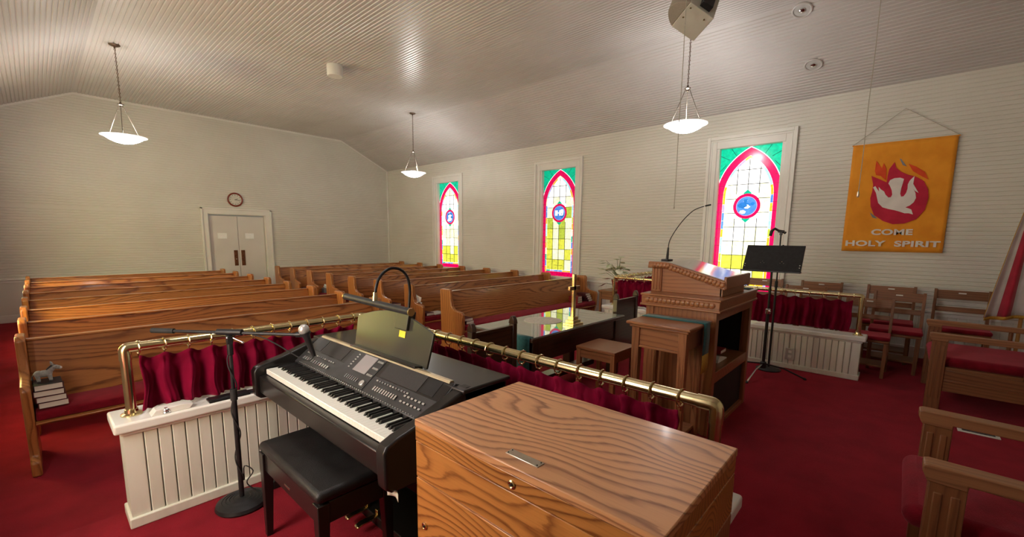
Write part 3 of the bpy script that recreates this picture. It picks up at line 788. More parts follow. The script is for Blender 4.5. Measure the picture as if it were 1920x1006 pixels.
def railing(label, pts, zbase, zr, loc=(0, 0, 0), corner=True):
    """pts: plan polyline of the rail; posts at both ends and at the corner"""
    t = thing('brass_railing', label, 'railing', loc)
    r = .023
    P3 = [Vector((x, y, zr)) for x, y in pts]
    for i in range(len(P3)-1):
        d = (P3[i+1]-P3[i]).normalized()
        a = P3[i]+d*.06; b = P3[i+1]-d*.06
        q = MB(); q.tube([a, b], r, 18); part('rail', q, BRASS, t)
    for i, p in enumerate(P3):
        ends = i in (0, len(P3)-1)
        d = (P3[1]-P3[0]).normalized() if i == 0 else (P3[-2]-P3[-1]).normalized()
        e = MB()
        if ends:
            path = [p+d*.062, p+d*.045]+[p+d*(.016-.016*math.sin(R(a)))+Vector((0, 0, -.016+.016*math.cos(R(a)))) for a in range(0, 91, 15)]+[p+Vector((0, 0, -.045)), p+Vector((0, 0, -.062))]
            e.tube(path, r+.003, 18)
        else:
            d1 = (P3[i-1]-p).normalized(); d2 = (P3[i+1]-p).normalized()
            path = [p+d1*.062]+[p+d1*(.05-.05*math.sin(R(a)))+d2*(.05-.05*math.cos(R(a))) for a in range(0, 91, 15)]+[p+d2*.062]
            e.tube(path, r+.003, 18)
        part('elbow', e, BRASS, t)
        if ends:
            q = MB(); q.tube([(p.x, p.y, zbase+.01), (p.x, p.y, zr-.06)], r, 18); part('post', q, BRASS, t)
            q = MB(); q.lathe([(.045, zbase), (.045, zbase+.006), (.03, zbase+.012), (.027, zbase+.03), (r, zbase+.032)], (p.x, p.y, 0), 24); part('flange', q, BRASS, t)
        else:
            q = MB(); q.tube([(p.x, p.y, zbase+.01), (p.x, p.y, zr-.02)], r*.8, 18); part('post', q, BRASS, t)
            q = MB(); q.lathe([(.04, zbase), (.04, zbase+.006), (r, zbase+.02)], (p.x, p.y, 0), 24); part('flange', q, BRASS, t)
    # lower curtain rod
    return t
RZ = .905
railing('polished brass railing on the half wall around the keyboard', [(.25, 2.83), (1.53, 2.83), (1.53, .43)], .560, RZ)
railing('brass railing on the half wall of the choir chairs', [(5.85, .29), (5.85, 3.22), (7.42, 3.22)], .475, RZ-.012)

def curtain(label, p0, p1, zt, zb, zr, nrings, seed, side):
    """velvet strip hung on rings; side = +1/-1 the way the pleats bulge"""
    rnd = random.Random(seed)
    a, b = Vector((p0[0], p0[1], 0)), Vector((p1[0], p1[1], 0)); d = (b-a).normalized(); nrm = Vector((-d.y, d.x, 0))*side
    Lg = (b-a).length
    t = thing('curtain', label, 'curtain', (a.x, a.y, 0))
    per = Lg/(nrings-1); ns = (nrings-1)*16; nv = 14
    amp = [rnd.uniform(.026, .048) for _ in range(nrings+1)]; jit = [rnd.uniform(-.012, .012) for _ in range(nrings+1)]
    hem = [rnd.uniform(-.010, .012) for _ in range(nrings+1)]; ph = [rnd.uniform(-.3, .3) for _ in range(nrings+1)]
    def fn(u, v):
        s = u*(nrings-1); k = min(int(s), nrings-2); f = s-k
        e = f*f*(3-2*f)
        A = amp[k]*(1-e)+amp[k+1]*e; J = jit[k]*(1-e)+jit[k+1]*e; Hh = hem[k]*(1-e)+hem[k+1]*e; PH = ph[k]*(1-e)+ph[k+1]*e
        vv = v
        wave = math.cos(2*PI*f)                       # bulge at each ring
        fine = math.cos(2*PI*f*2+1.2+PH*4)
        pinch = math.exp(-((vv-.17)/.10)**2)         # gathered just under the heading
        off = A*wave*(.55+.6*vv)*(1-.35*pinch)+(.010*fine+.006*math.cos(2*PI*f*3+PH*14))*(.25+vv) - .010*pinch*max(wave, 0)
        near = min(f, 1-f)*per*(1 if f < .5 else -1)
        lat = -near*.42*pinch*(1 if min(f, 1-f) < .3 else (1-(min(f, 1-f)-.3)/.2)) + J*vv*.9+.012*math.sin(6*vv+PH*9)*vv
        z = zt-.026*(1-math.cos(2*PI*f))*.5*(1-vv)-(zt-zb+Hh-.008*wave)*vv
        p = d*(u*Lg+lat)+nrm*off
        return (p.x, p.y, z)
    m = MB(); m.grid(fn, ns, nv)
    part('velvet', m, VELV, t, angle=80, solid=.004)
    rg = MB(); ax = 'X' if abs(d.x) > .5 else 'Y'
    rg.torus((0, 0, -.0055), ax, .0325, .0036, 24, 6); rg.tube([(0, 0, -.037), (0, 0, -.056)], .0035, 6)
    me = rg.mesh('ring', BRASS)
    for k in range(nrings):
        p = d*(k*per)
        o = link('ring', me, t, (p.x, p.y, zr)); o.rotation_euler = (0, 0, rnd.uniform(-.16, .16))
    return t
curtain('wine red velvet curtain on the front railing behind the microphone stand', (.30, 2.83), (1.45, 2.83), .860, .578, RZ, 12, 3, -1)
curtain('long wine red velvet curtain on the railing behind the keyboard', (1.53, 2.74), (1.53, .55), .860, .578, RZ, 21, 5, -1)
curtain('wine red velvet curtain facing the pulpit in front of the choir chairs', (5.85, 3.14), (5.85, .36), .845, .500, RZ-.012, 22, 8, -1)
curtain('short wine red velvet curtain between the choir chairs and the front pew', (5.95, 3.22), (7.30, 3.22), .845, .500, RZ-.012, 11, 9, -1)

# things on the ledge
q = MB(); q.prism([(-.075, 0), (.085, 0), (.10, .022), (.05, .03), (-.055, .026)], 'Y', -.05, .02)
tag(part('envelope_pile', q, PAPER, None, .002, loc=(.385, 2.765, .5605)), 'pile of white envelopes on the ledge under the front curtain', 'envelopes')
q = MB(); q.ball((0, 0, .017), (.018, .018, .012)); q.torus((0, 0, .006), 'Z', .014, .006, 16, 6)
tag(part('silver_knob', q, STEEL, None, loc=(.372, 2.725, .5605)), 'small shiny silver and black knob beside the white envelopes', 'knob')
q = MB(); q.box(-.10, .10, -.035, .035, 0, .012); q.box(-.094, .094, -.030, .030, .012, .0165)
o = tag(part('black_case', q, BLKP, None, .003, loc=(.655, 2.745, .5605)), 'flat black case on the ledge left of the microphone stand pole', 'case'); 
q = MB(); q.box(-.12, .12, -.02, .02, 0, .012)
tag(part('black_tray', q, BLKP, None, .003, loc=(.86, 2.75, .5605)), 'narrow black tray on the ledge right of the microphone stand pole', 'tray')
q = MB(); q.box(-.11, .11, -.03, .03, 0, .004)
tag(part('white_card', q, PAPER, None, loc=(.80, 2.80, .5605)), 'white card lying on the ledge under the curtain hem', 'card')

# ================================================================== DIGITAL PIANO
PX0, PY0, PY1 = .80, 1.337, 2.565
pn = thing('digital_piano', 'black digital piano with button panel and white keys behind the bench', 'piano', (PX0, (PY0+PY1)/2, 0))
hl = (PY1-PY0)/2                      # local y from -hl (treble, near) to +hl
E0, E1 = hl+.015, hl+.075             # cheek thickness
q = MB()
q.prism([(-.035, .60), (.56, .60), (.56, .70), (.16, .70), (-.005, .70), (-.035, .695)], 'Y', -E0, E0)       # key bed
part('key_bed', q, PIANO, pn, .006)
q = MB(); q.prism([(.315, .70), (.56, .70), (.56, .84), (.315, .855)], 'Y', -E1, E1); part('back_case', q, PIANO, pn, .004)
q = MB(); q.box(.30, .575, -E1-.01, E1+.01, .842, .860); part('top_lid', q, PIANO, pn, .006, 3)
for s in (-1, 1):
    q = MB(); q.prism([(-.055, .585), (-.03, .565), (.05, .56), (.56, .56), (.56, .845), (.33, .862), (.10, .785), (.0, .760), (-.045, .742), (-.058, .72)], 'Y', s*E0, s*E1)
    part('cheek', q, PIANO, pn, .010, 3)
    q = MB(); q.box(.26, .54, s*(E1-.05), s*(E1-.005), .0, .57); q.box(.0, .58, s*(E1-.055), s*(E1), 0, .05); part('side_stand', q, PIANO, pn, .005)
q = MB(); q.box(.49, .52, -E0, E0, .12, .56); part('rear_panel', q, PIANO, pn, .004)
q = MB(); q.box(.24, .50, -E0, E0, .0, .055); part('foot_board', q, PIANO, pn, .005)
# panel slope
A0, A1 = Vector((.158, 0, .745)), Vector((.318, 0, .868)); SL = (A1-A0); SLn = SL.normalized(); NO = Vector((-SLn.z, 0, SLn.x)); ang = -math.atan2(SL.z, SL.x)
q = MB(); q.prism([(A0.x, A0.z), (A1.x, A1.z), (A1.x+.03, A1.z-.01), (A1.x+.03, .70), (A0.x, .70)], 'Y', -E0+.001, E0-.001); part('control_panel', q, PANEL, pn, .003)
def on_panel(t, y, lift=0): return A0+SL*t+NO*lift+Vector((0, y, 0))
def slab(t0, t1, y0, y1, th):
    q = MB(); a, b = A0+SL*t0-NO*.001, A0+SL*t1-NO*.001; n = NO*(th+.001)
    q.prism([(a.x, a.z), (b.x, b.z), (b.x+n.x, b.z+n.z), (a.x+n.x, a.z+n.z)], 'Y', y0, y1); return q
part('upper_fascia', slab(.50, .985, -E0+.01, E0-.01, .0015), PIANO, pn)
part('speaker_grille', slab(.52, .95, .22, .46, .003), GRILL, pn); part('speaker_grille', slab(.52, .95, -.46, -.16, .003), GRILL, pn)
part('tweeter_cover', slab(.54, .97, .475, .555, .003), BLKP, pn); part('tweeter_cover', slab(.54, .97, -.565, -.475, .003), BLKP, pn)
cpn = part('screen_surround', slab(.06, .985, -.125, .175, .004), PANEL, pn, .001)
part('screen', slab(.42, .92, -.055, .065, .0055), LCD, cpn)
q = MB(); q.prism([(A1.x-.012, A1.z-.003), (A1.x-.004, A1.z+.006), (A1.x+.012, A1.z+.006), (A1.x+.016, A1.z-.004)], 'Y', -E0+.03, E0-.03); part('gold_strip', q, GOLDT, pn, .001, label='pale gold strip along the top of the panel')
bm_ = {}
def button(t, y, a, b, m, name='button'):
    key = (a, b, m.name)
    if key not in bm_:
        q = MB(); c = [SLn*(-a/2), SLn*(a/2)]; n = NO*.004
        q.prism([(c[0].x, c[0].z), (c[1].x, c[1].z), (c[1].x+n.x, c[1].z+n.z), (c[0].x+n.x, c[0].z+n.z)], 'Y', -b/2, b/2); bm_[key] = q.mesh(name, m)
    p = on_panel(t, y, .003); return link(name, bm_[key], pn, p)
rb_ = random.Random(4)
for i in range(12): button(.20, .56-i*.026, .018, .013, SILV if i in (8, 9, 10, 11) else BTN)
for i in range(14): button(.38, .57-i*.024, .006, .012, SILV if rb_.random() < .5 else BTN)
for i in range(10): button(.22, -.20-i*.019, .022, .010, SILV)
for i in range(12): button(.41, -.18-i*.022, .007, .013, SILV if rb_.random() < .5 else BTN)
for i in range(6):
    for j in range(2): button(.20+.14*j, -.42-i*.026, .008, .014, SILV)
for i in range(5):
    for j in range(3): button(.45+.20*j, -.075-i*.010, .010, .006, SILV)
for i in range(7): button(.22, .07-i*.018, .020, .008, BTN)
for i in range(6): button(.46+.08*i, .11, .006, .014, SILV)
q = MB(); q.lathe([(.0, 0), (.016, 0), (.0155, .010), (.013, .012), (0, .012)], n=24)
o = part('data_dial', q, SILV, pn, loc=on_panel(.20, -.098, .003)); o.rotation_euler = (0, ang, 0)
q = MB()
for i in range(60):
    y = E0-.06-i*(2*E0-.12)/59
    p = on_panel(.035, y, .001); q.ball(p, .0022, 6, 4)
part('indicator_row', q, SILV, pn)
# 52 white and 36 black keys
kw = 2*hl/52
q = MB(); q.prism([(0, .712), (0, .728), (.003, .731), (.150, .731), (.150, .705), (.0, .705)], 'Y', -kw/2+.0005, kw/2-.0005); wm = q.mesh('white_key', IVORY)
q = MB(); q.add([(.052, -.0055, .731), (.155, -.0055, .731), (.155, .0055, .731), (.052, .0055, .731), (.062, -.0042, .7435), (.155, -.0042, .7435), (.155, .0042, .7435), (.062, .0042, .7435)],
                [(0,3,2,1),(4,5,6,7),(0,1,5,4),(1,2,6,5),(2,3,7,6),(3,0,4,7)]); bmsh = q.mesh('black_key', BLKP)
names = 'ABCDEFG'
for i in range(52):
    y = hl-kw*(i+.5); o = link('white_key', wm, pn, (0, y, 0))
    if names[i % 7] not in 'BE' and i < 51: link('black_key', bmsh, pn, (0, y-kw/2, 0))
# pedals
for k, dy in enumerate((.12, .02, -.08)):
    q = MB(); q.prism([(.245, .045), (.245, .058), (.165, .060), (.135, .052), (.13, .040), (.165, .046)], 'Y', dy-.018, dy+.018); part('pedal', q, BRASS, pn, .006, 3)
    q = MB(); q.box(.245, .262, dy-.012, dy+.012, .03, .085); part('pedal_bracket', q, BRASSD, pn, .003)
# music rest
MRY = 1.90-(PY0+PY1)/2
pts = [(-.33, 0)]+[(-.345+.69*i/16, .165+.065*math.sin(PI*i/16)) for i in range(17)]+[(.33, 0)]
q = MB(); q.prism([(MRY+y, z) for y, z in pts], 'X', 0, .012)
mr = part('music_rest', q, RESTM, pn, .003, label='arched olive black music rest standing on the lid', loc=(.352, 0, .868)); mr.rotation_euler = (0, R(12), 0)
q = MB(); q.box(-.045, .003, MRY-.30, MRY+.30, -.004, .008); part('rest_ledge', q, PIANO, mr, .003)
for s in (-1, 1):
    q = MB(); q.tube([(.02, MRY+s*.20, .12), (.10, MRY+s*.20, .015)], .005, 8); part('rest_strut', q, BLKM, mr)
# yellow sticker on the rest
def rest_pt(y, h, d):                  # point on the front face of the rest (world), h up the rest
    a = R(12); return Vector((PX0+.352+math.sin(a)*h-math.cos(a)*d, y, .868+math.cos(a)*h+math.sin(a)*d))
q = MB(); q.box(-.001, .001, -.026, .026, -.016, .016)
o = tag(part('yellow_sticker', q, YELLOW, None, loc=rest_pt(1.795, .128, .0022)), 'small yellow sticky tag on the music rest under the lamp clamp', 'sticker'); o.rotation_euler = (0, R(12), 0)

# ---- clip-on piano lamp
lp = thing('piano_lamp', 'black and brass clip-on lamp arching over the music rest', 'lamp', rest_pt(1.80, .235, 0))
b0 = Vector(lp.location)
def lpt(x, y, z): return (x-b0.x, y-b0.y, z-b0.z)
q = MB(); q.box(-.016, .014, -.052, .052, -.085, .012); o = part('clamp', q, RESTM, lp, .003); o.rotation_euler = (0, R(12), 0)
q = MB(); q.box(.014, .032, -.045, .045, -.075, .010); o = part('clamp_back', q, BLKP, lp, .003); o.rotation_euler = (0, R(12), 0)
path = [(1.20, 1.775, 1.095), (1.205, 1.77, 1.16), (1.205, 1.765, 1.22), (1.19, 1.76, 1.275), (1.155, 1.755, 1.312), (1.105, 1.75, 1.325), (1.06, 1.745, 1.312), (1.025, 1.74, 1.28), (1.008, 1.735, 1.245), (1.0, 1.732, 1.215)]
sm = []
for i in range(len(path)-1):
    for k in range(4):
        f = k/4; p0 = Vector(path[max(i-1, 0)]); p1 = Vector(path[i]); p2 = Vector(path[i+1]); p3 = Vector(path[min(i+2, len(path)-1)])
        sm.append(.5*((2*p1)+(p2-p0)*f+(2*p0-5*p1+4*p2-p3)*f*f+(3*p1-p0-3*p2+p3)*f**3))
sm.append(Vector(path[-1]))
q = MB(); q.tube([lpt(*p) for p in sm], .0068, 12); part('gooseneck', q, BLKP, lp)
q = MB(); q.tube([lpt(1.0, 1.732, 1.222), lpt(.9985, 1.731, 1.203)], .010, 14); q.tube([lpt(.9985, 1.731, 1.205), lpt(.996, 1.73, 1.172)], .012, 14); part('collar', q, BRASS, lp, label='brass collar')
q = MB(); q.tube([lpt(.995, 1.995, 1.178), lpt(.995, 1.455, 1.168)], .0155, 20); part('lamp_shade', q, BLKM, lp)
for y, z in ((1.998, 1.178), (1.452, 1.168)):
    q = MB(); q.lathe([(.0165, -.003), (.0165, .003), (.012, .004)], lpt(.995, y, z), 20, 'Y'); part('end_cap', q, BRASSD, lp)

# ---- paper tag hanging under the keyboard
q = MB(); q.grid(lambda u, v: (-.01+.02*u+.01*math.sin(4*u), .02-.05*u, -.016-.03*v-.012*u), 6, 3)
tag(part('paper_tag', q, PAGES, None, solid=.002, loc=(.78, 1.275, .592)), 'small beige paper tag hanging under the treble end of the keyboard', 'tag')

# ================================================================== PIANO BENCH
bn = thing('piano_bench', 'black piano bench with padded leatherette seat in front of the keyboard', 'bench', (.795, 1.888, 0))
hx, hy = .165, .325
q = MB(); q.box(-hx, hx, -hy, hy, .438, .488); o = part('seat_pad', q, LEATH, bn, .022, 4)
q = MB()
q.box(-hx+.012, hx-.012, -hy+.012, hy-.012, .345, .438); part('apron', q, PIANO, bn, .004)
for sx in (-1, 1):
    for sy in (-1, 1):
        q = MB(); q.tbox((sx*(hx-.018), sy*(hy-.018), 0), (.014, .014), (sx*(hx-.026), sy*(hy-.026), .437), (.025, .025)); part('leg', q, PIANO, bn, .003)
q = MB(); q.box(-hx+.0105, -hx+.0125, -.02, .04, .375, .383); part('name_plate', q, NICKEL, bn)

# ================================================================== MICROPHONE STAND WITH BOOM
MSX, MSY = .635, 2.565
ms = thing('microphone_stand', 'black boom microphone stand with round base beside the piano bench', 'microphone stand', (MSX, MSY, 0))
q = MB(); q.lathe([(.0, 0), (.122, 0), (.128, .010), (.122, .026), (.095, .038), (.092, .036), (.078, .041), (.074, .038), (.060, .044), (.056, .041), (.042, .046), (.038, .044), (.02, .050), (0, .05)], n=44); part('base', q, BLKM, ms)
q = MB(); q.tube([(0, 0, .045), (0, 0, .62)], .0125, 16); part('lower_pole', q, BLKM, ms)
q = MB(); q.tube([(0, 0, .60), (0, 0, .66)], .017, 16); part('clutch', q, BLKR, ms)
q = MB(); q.tube([(0, 0, .64), (0, 0, .91)], .0095, 14); part('upper_pole', q, BLKM, ms)
q = MB(); q.tube([(0, 0, .845), (0, 0, .915)], .0145, 14); q.box(-.014, .014, -.014, .014, .905, .952); part('swivel', q, BLKP, ms, .004)
bd = Vector((.672, -.741, 0)); BZ = .968
q = MB(); q.tube([Vector((0, 0, BZ))-bd*.06, Vector((0, 0, BZ-.001))+bd*.07], .0165, 14); q.lathe([(.014, -.017), (.014, .017)], (0, 0, .94), 14, 'Y'); part('boom_clamp', q, BLKP, ms, .002)
q = MB(); q.tube([Vector((0, 0, BZ+.002))-bd*.29, Vector((0, 0, BZ-.010))+bd*.35], .0085, 12); part('boom', q, BLKM, ms)
q = MB(); q.tube([Vector((0, 0, BZ+.004))-bd*.40, Vector((0, 0, BZ+.002))-bd*.285], [.0135, .0135], 14); part('counterweight', q, BLKR, ms)
q = MB(); q.ball((-.012, -.012, .94), .006, 10, 6); part('swivel_screw', q, STEEL, ms)
q = MB(); q.tube([Vector((.005, -.005, .942)), Vector((.045, -.045, .915))], .003, 8); q.ball((.047, -.047, .912), .007, 10, 6); part('tee_screw', q, STEEL, ms)
tip = Vector((MSX, MSY, BZ-.010))+bd*.35
q = MB(); q.tube([tip-Vector((MSX, MSY, 0)), tip-Vector((MSX, MSY, 0))+Vector((.03, -.03, .0))], .014, 12); part('mic_clip', q, BLKP, ms)
# microphone held in the clip
mc0 = tip+Vector((.035, -.035, .0))
mic = thing('microphone', 'black handheld microphone with grey grille clipped on the boom stand', 'microphone', mc0)
dv = Vector((.28, -.05, -1)).normalized()
q = MB(); q.ball(-dv*.028, (.027, .027, .029), 20, 12); part('grille', q, SILV, mic)
q = MB(); q.tube([-dv*.012, -dv*.002], .0275, 20); part('grille_band', q, BLKM, mic)
q = MB(); q.tube([-dv*.004, dv*.02, dv*.10, dv*.125], [.022, .017, .0125, .011], 16); part('handle', q, BLKM, mic)
# cable: along the boom, down the pole, curl at the base
pth = [mc0+dv*.125, mc0+dv*.15-bd*.06, Vector((MSX, MSY, .93))+bd*.20, Vector((MSX, MSY, .965))+bd*.06]
for i in range(23):
    z = .93-i*.036; a = i*.85; pth.append(Vector((MSX+.0165*math.cos(a), MSY+.0165*math.sin(a), z)))
pth += [Vector((MSX+.02, MSY-.01, .22)), Vector((MSX+.055, MSY-.03, .185)), Vector((MSX+.025, MSY-.02, .135)), Vector((MSX+.035, MSY-.02, .10)), Vector((MSX+.07, MSY-.035, .06)), Vector((MSX+.09, MSY-.05, .045))]
sm = []
for i in range(len(pth)-1):
    for k in range(4):
        f = k/4; p0 = pth[max(i-1, 0)]; p1 = pth[i]; p2 = pth[i+1]; p3 = pth[min(i+2, len(pth)-1)]
        sm.append(.5*((2*p1)+(p2-p0)*f+(2*p0-5*p1+4*p2-p3)*f*f+(3*p1-p0-3*p2+p3)*f**3))
q = MB(); q.tube(sm, .0032, 8); tag(part('microphone_cable', q, BLKR, None), 'black microphone cable wound around the boom stand pole', 'cable')

# ================================================================== OAK CONSOLE IN THE FOREGROUND
CX_, CY_, CW, CD, CH = .73, .28, .48, .775, .92
cb = thing('console_cabinet', 'closed oak console cabinet with brass locks in the foreground', 'cabinet', (CX_, CY_, 0))
q = MB(); q.box(.003, CW, 0, CD, .0, .733); part('body', q, CABSD, cb, .003)
q = MB(); q.box(0, .022, 0, CD, .06, .7315); part('lower_front', q, CABFR, cb, .0025)
q = MB(); q.box(0, CW, 0, CD, .735, .850); part('upper_front', q, CABFR, cb, .0025)
q = MB(); q.box(-.001, CW, 0, CD, .8525, .898); part('lid_edge', q, CABFR, cb, .002)
q = MB(); q.box(-.002, CW+.002, -.002, CD+.002, .898, .920); part('top', q, CABTOP, cb, .003)
pt = q = MB(); q.box(.036, .062, .325, .432, .9195, .9222); po = part('name_plate', q, NICKEL, cb, .001, label='brushed metal plate screwed to the top')
for y in (.331, .426):
    for x in (.041, .057):
        q = MB(); q.ball((x, y, .9222), .0022, 8, 4); part('plate_screw', q, BLKM, po)
for y, z in ((.375, .873), (.735, .585)):
    q = MB(); q.lathe([(.0115, .002), (.0115, -.004), (.008, -.0055), (.0055, -.004)], (0, y, z), 24, 'X'); lo = part('lock', q, BRASS, cb)
    q = MB(); q.lathe([(.004, 0), (.004, -.0062)], (0, y, z), 12, 'X'); part('keyhole', q, BLKM, lo)
# ================================================================== PULPIT
pp = thing('pulpit', 'large carved oak pulpit with sloped desk and open shelves at its back', 'pulpit', (3.26, .96, 0))
W_, D_ = .985, .55
for x0, x1 in ((.01, .045), (W_-.045, W_-.01)):
    q = MB(); q.box(x0, x1, .012, D_-.02, 0, .955); part('side_panel', q, PULZ, pp, .004)
for x0 in (0, W_-.065):
    for y0 in (0, D_-.075):
        q = MB(); q.box(x0, x0+.065, y0, y0+.065, 0, .955); part('corner_post', q, PULZ, pp, .005)
q = MB(); q.box(.04, W_-.04, D_-.045, D_-.015, 0, .955); part('front_panel', q, PULZ, pp, .003)
q = MB(); q.box(.045, W_-.045, .012, D_-.04, .455, .48); q.box(.06, W_-.06, .004, .03, .40, .482); part('shelf', q, PULX, pp, .003)
q = MB(); q.box(.06, W_-.06, .004, .03, .88, .955); part('back_apron', q, PULX, pp, .003)
q = MB(); q.box(.06, W_-.06, .004, D_-.04, .0, .035); part('floor_board', q, PULX, pp, .003)
q = MB(); q.box(-.03, W_+.03, -.03, D_+.03, 1.028, 1.045); q.box(-.022, W_+.022, -.022, D_+.022, .955, 1.03); q.box(-.03, W_+.03, -.03, D_+.03, .948, .966)
part('cornice', q, PULX, pp, .006, 3)
q = MB()
for i in range(15):
    y = .03+i*(D_-.06)/14
    for xs in (-.024,):
        q.ball((xs, y, .997), (.010, .021, .024), 10, 6, Matrix.Rotation(R(38), 3, 'X'))
part('carved_moulding', q, PULX, pp, label='carved rope moulding along the cornice')
DKL = noisy(mat('painted_shade_black', (.012, .008, .006), .7), (.010, .007, .005), (.016, .010, .008), 6, 2)  # black for added boards that paint the shade inside the pulpit openings
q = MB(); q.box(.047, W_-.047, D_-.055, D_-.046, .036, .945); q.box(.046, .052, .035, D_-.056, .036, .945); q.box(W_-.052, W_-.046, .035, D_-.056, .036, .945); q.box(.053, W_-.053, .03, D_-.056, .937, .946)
part('shade_lining', q, DKL, pp, label='added black lining painting the shade inside the open shelves')
q = MB(); q.box(.066, W_-.066, .030, .040, .037, .399); part('lower_shade_panel', q, DKL, pp, label='added black panel painting the shade of the opening under the shelf')  # added black sheet, stands for the shade in the lower opening
# upper desk
UX0, UX1 = .155, .775
for x0, x1 in ((UX0+.02, UX0+.045), (UX1-.045, UX1-.02)):
    q = MB(); q.prism([(.03, 1.045), (D_+.02, 1.045), (D_+.02, 1.245), (.42, 1.245), (.03, 1.13)], 'X', x0, x1); part('desk_side', q, PULX, pp, .003)
for x0 in (UX0+.008, UX1-.058):
    q = MB(); q.box(x0, x0+.05, D_-.055, D_+.03, 1.045, 1.245)
    for k in range(3): q.box(x0-.005, x0+.055, D_-.046+.026*k, D_-.030+.026*k, 1.06, 1.235)
    part('fluted_post', q, PULZ, pp, .004)
q = MB(); q.box(UX0+.02, UX1-.02, .022, .045, 1.045, 1.15); part('desk_back', q, PULX, pp, .003)
q = MB(); q.box(UX0+.02, UX1-.02, D_-.02, D_+.02, 1.045, 1.25); part('desk_front', q, PULX, pp, .003)
prof = [(.0, 1.098), (.0, 1.165), (.43, 1.283), (.46, 1.288), (D_+.055, 1.288), (D_+.06, 1.235), (.45, 1.235), (.42, 1.225)]
q = MB(); q.prism(prof, 'X', UX0-.01, UX1+.01); part('desk_edge', q, PULX, pp, .005, 3)
q = MB()
for i in range(20):
    y = .02+i*.028; z = (1.130+.276*y) if y < .43 else 1.258
    for xs in (UX0-.012,):
        q.ball((xs, y, z), (.010, .018, .024), 10, 6, Matrix.Rotation(R(35), 3, 'X'))
part('carved_edge', q, PULX, pp, label='carved rope moulding along the sloped desk edge')
TOPM = noisy(mat('desk_top_laminate', (.34, .30, .27), .12, coat=.5), (.32, .28, .25), (.36, .32, .29), 3, 2)
q = MB(); q.prism([(.012, 1.166), (.43, 1.281), (.46, 1.286), (D_+.05, 1.286), (D_+.05, 1.292), (.46, 1.2925), (.43, 1.288), (.012, 1.174)], 'X', UX0, UX1); part('desk_top', q, TOPM, pp, .002, label='smooth grey reading surface')
q = MB(); q.prism([(-.008, 1.105), (-.008, 1.195), (.012, 1.20), (.014, 1.17), (.014, 1.105)], 'X', UX0-.005, UX1+.025); part('book_stop', q, PULX, pp, .005)
# gooseneck mic on the pulpit
gm = thing('gooseneck_microphone', 'slim black gooseneck microphone standing on the pulpit desk', 'microphone', (3.26+.30, .96+D_-.035, 1.2925))
q = MB(); q.box(-.05, .05, -.032, .032, 0, .014); part('base', q, BLKM, gm, .005)
gp = [(0, 0, .012), (.0, -.002, .06), (.0, -.004, .11), (.01, -.01, .17), (.05, -.035, .25), (.12, -.07, .34), (.19, -.11, .41), (.24, -.14, .44), (.30, -.18, .462)]
sm = []
for i in range(len(gp)-1):
    for k in range(4):
        f = k/4; p0 = Vector(gp[max(i-1, 0)]); p1 = Vector(gp[i]); p2 = Vector(gp[i+1]); p3 = Vector(gp[min(i+2, len(gp)-1)])
        sm.append(.5*((2*p1)+(p2-p0)*f+(2*p0-5*p1+4*p2-p3)*f*f+(3*p1-p0-3*p2+p3)*f**3))
q = MB(); q.tube(sm, .0036, 8); part('gooseneck', q, BLKM, gm)
q = MB(); q.tube([gp[0], gp[2]], [.012, .007], 12); part('socket', q, BLKM, gm)
q = MB(); q.tube([gp[-1], (.345, -.207, .473)], .0065, 10); part('capsule', q, BLKR, gm)
# clutter on the pulpit shelf
cl = thing('coiled_cable', 'coiled silver grey cable on the pulpit shelf', 'cable', (3.43, 1.06, .4805))
q = MB()
for i in range(5): q.torus((.025*i, .01*i, .055), 'X', .045, .008, 20, 8)
part('coil', q, SILV, cl)
q = MB(); q.tube([(0, 0, .012), (-.02, .05, .01), (.06, .10, .01), (.12, .06, .01)], .006, 8); part('lead', q, BLKR, cl)
q = MB(); q.prism([(-.12, 0), (.12, 0), (.10, .012), (-.08, .05), (-.12, .03)], 'Y', -.09, .10)
tag(part('paper_pile', q, PAPER, None, .002, loc=(3.74, 1.12, .4805)), 'pile of white papers on the pulpit shelf', 'papers')
rbk = make_book('red book lying on the papers in the pulpit shelf', COVRED, .15, .19, .03); rbk.location = (3.80, 1.14, .532)
q = MB(); q.lathe([(0, 0), (.022, 0), (.024, .04), (.016, .07), (.014, .10), (.018, .102), (.018, .12), (0, .12)], (0, 0, 0), 18)
tag(part('small_bottle', q, SILV, None, loc=(3.39, 1.22, .4805)), 'small pale bottle at the left end of the pulpit shelf', 'bottle')

# ================================================================== SIDE TABLE + STOLE
st = thing('side_table', 'tall narrow oak side table with fluted legs beside the pulpit', 'table', (2.98, 1.19, 0))
ax, ay, ah = .215, .225, .90
q = MB(); q.box(-ax, ax, -ay, ay, ah-.022, ah); q.box(-ax+.018, ax-.018, -ay+.018, ay-.018, ah-.042, ah-.02); part('table_top', q, PULX, st, .007, 3)
for sx in (-1, 1):
    for sy in (-1, 1):
        cx, cy = sx*(ax-.06), sy*(ay-.06)
        q = MB(); q.tbox((cx, cy, 0), (.020, .020), (cx, cy, ah-.04), (.028, .028))
        for k in (-1, 1):
            q.box(cx-.0285, cx-.021, cy+k*.012-.004, cy+k*.012+.004, .25, ah-.20)
        part('leg', q, PULZ, st, .003)
for s in (-1, 1):
    q = MB(); q.box(s*(ax-.045), s*(ax-.063), -ay+.085, ay-.085, ah-.17, ah-.04); q.box(s*(ax-.038), s*(ax-.066), -ay+.085, ay-.085, ah-.185, ah-.168); part('apron', q, PULX, st, .003)
    q = MB(); q.box(-ax+.085, ax-.085, s*(ay-.045), s*(ay-.063), ah-.17, ah-.04); part('apron', q, PULX, st, .003)
q = MB(); q.box(-ax+.06, ax-.06, -ay+.06, ay-.06, .10, .125); part('lower_shelf', q, PULX, st, .003)
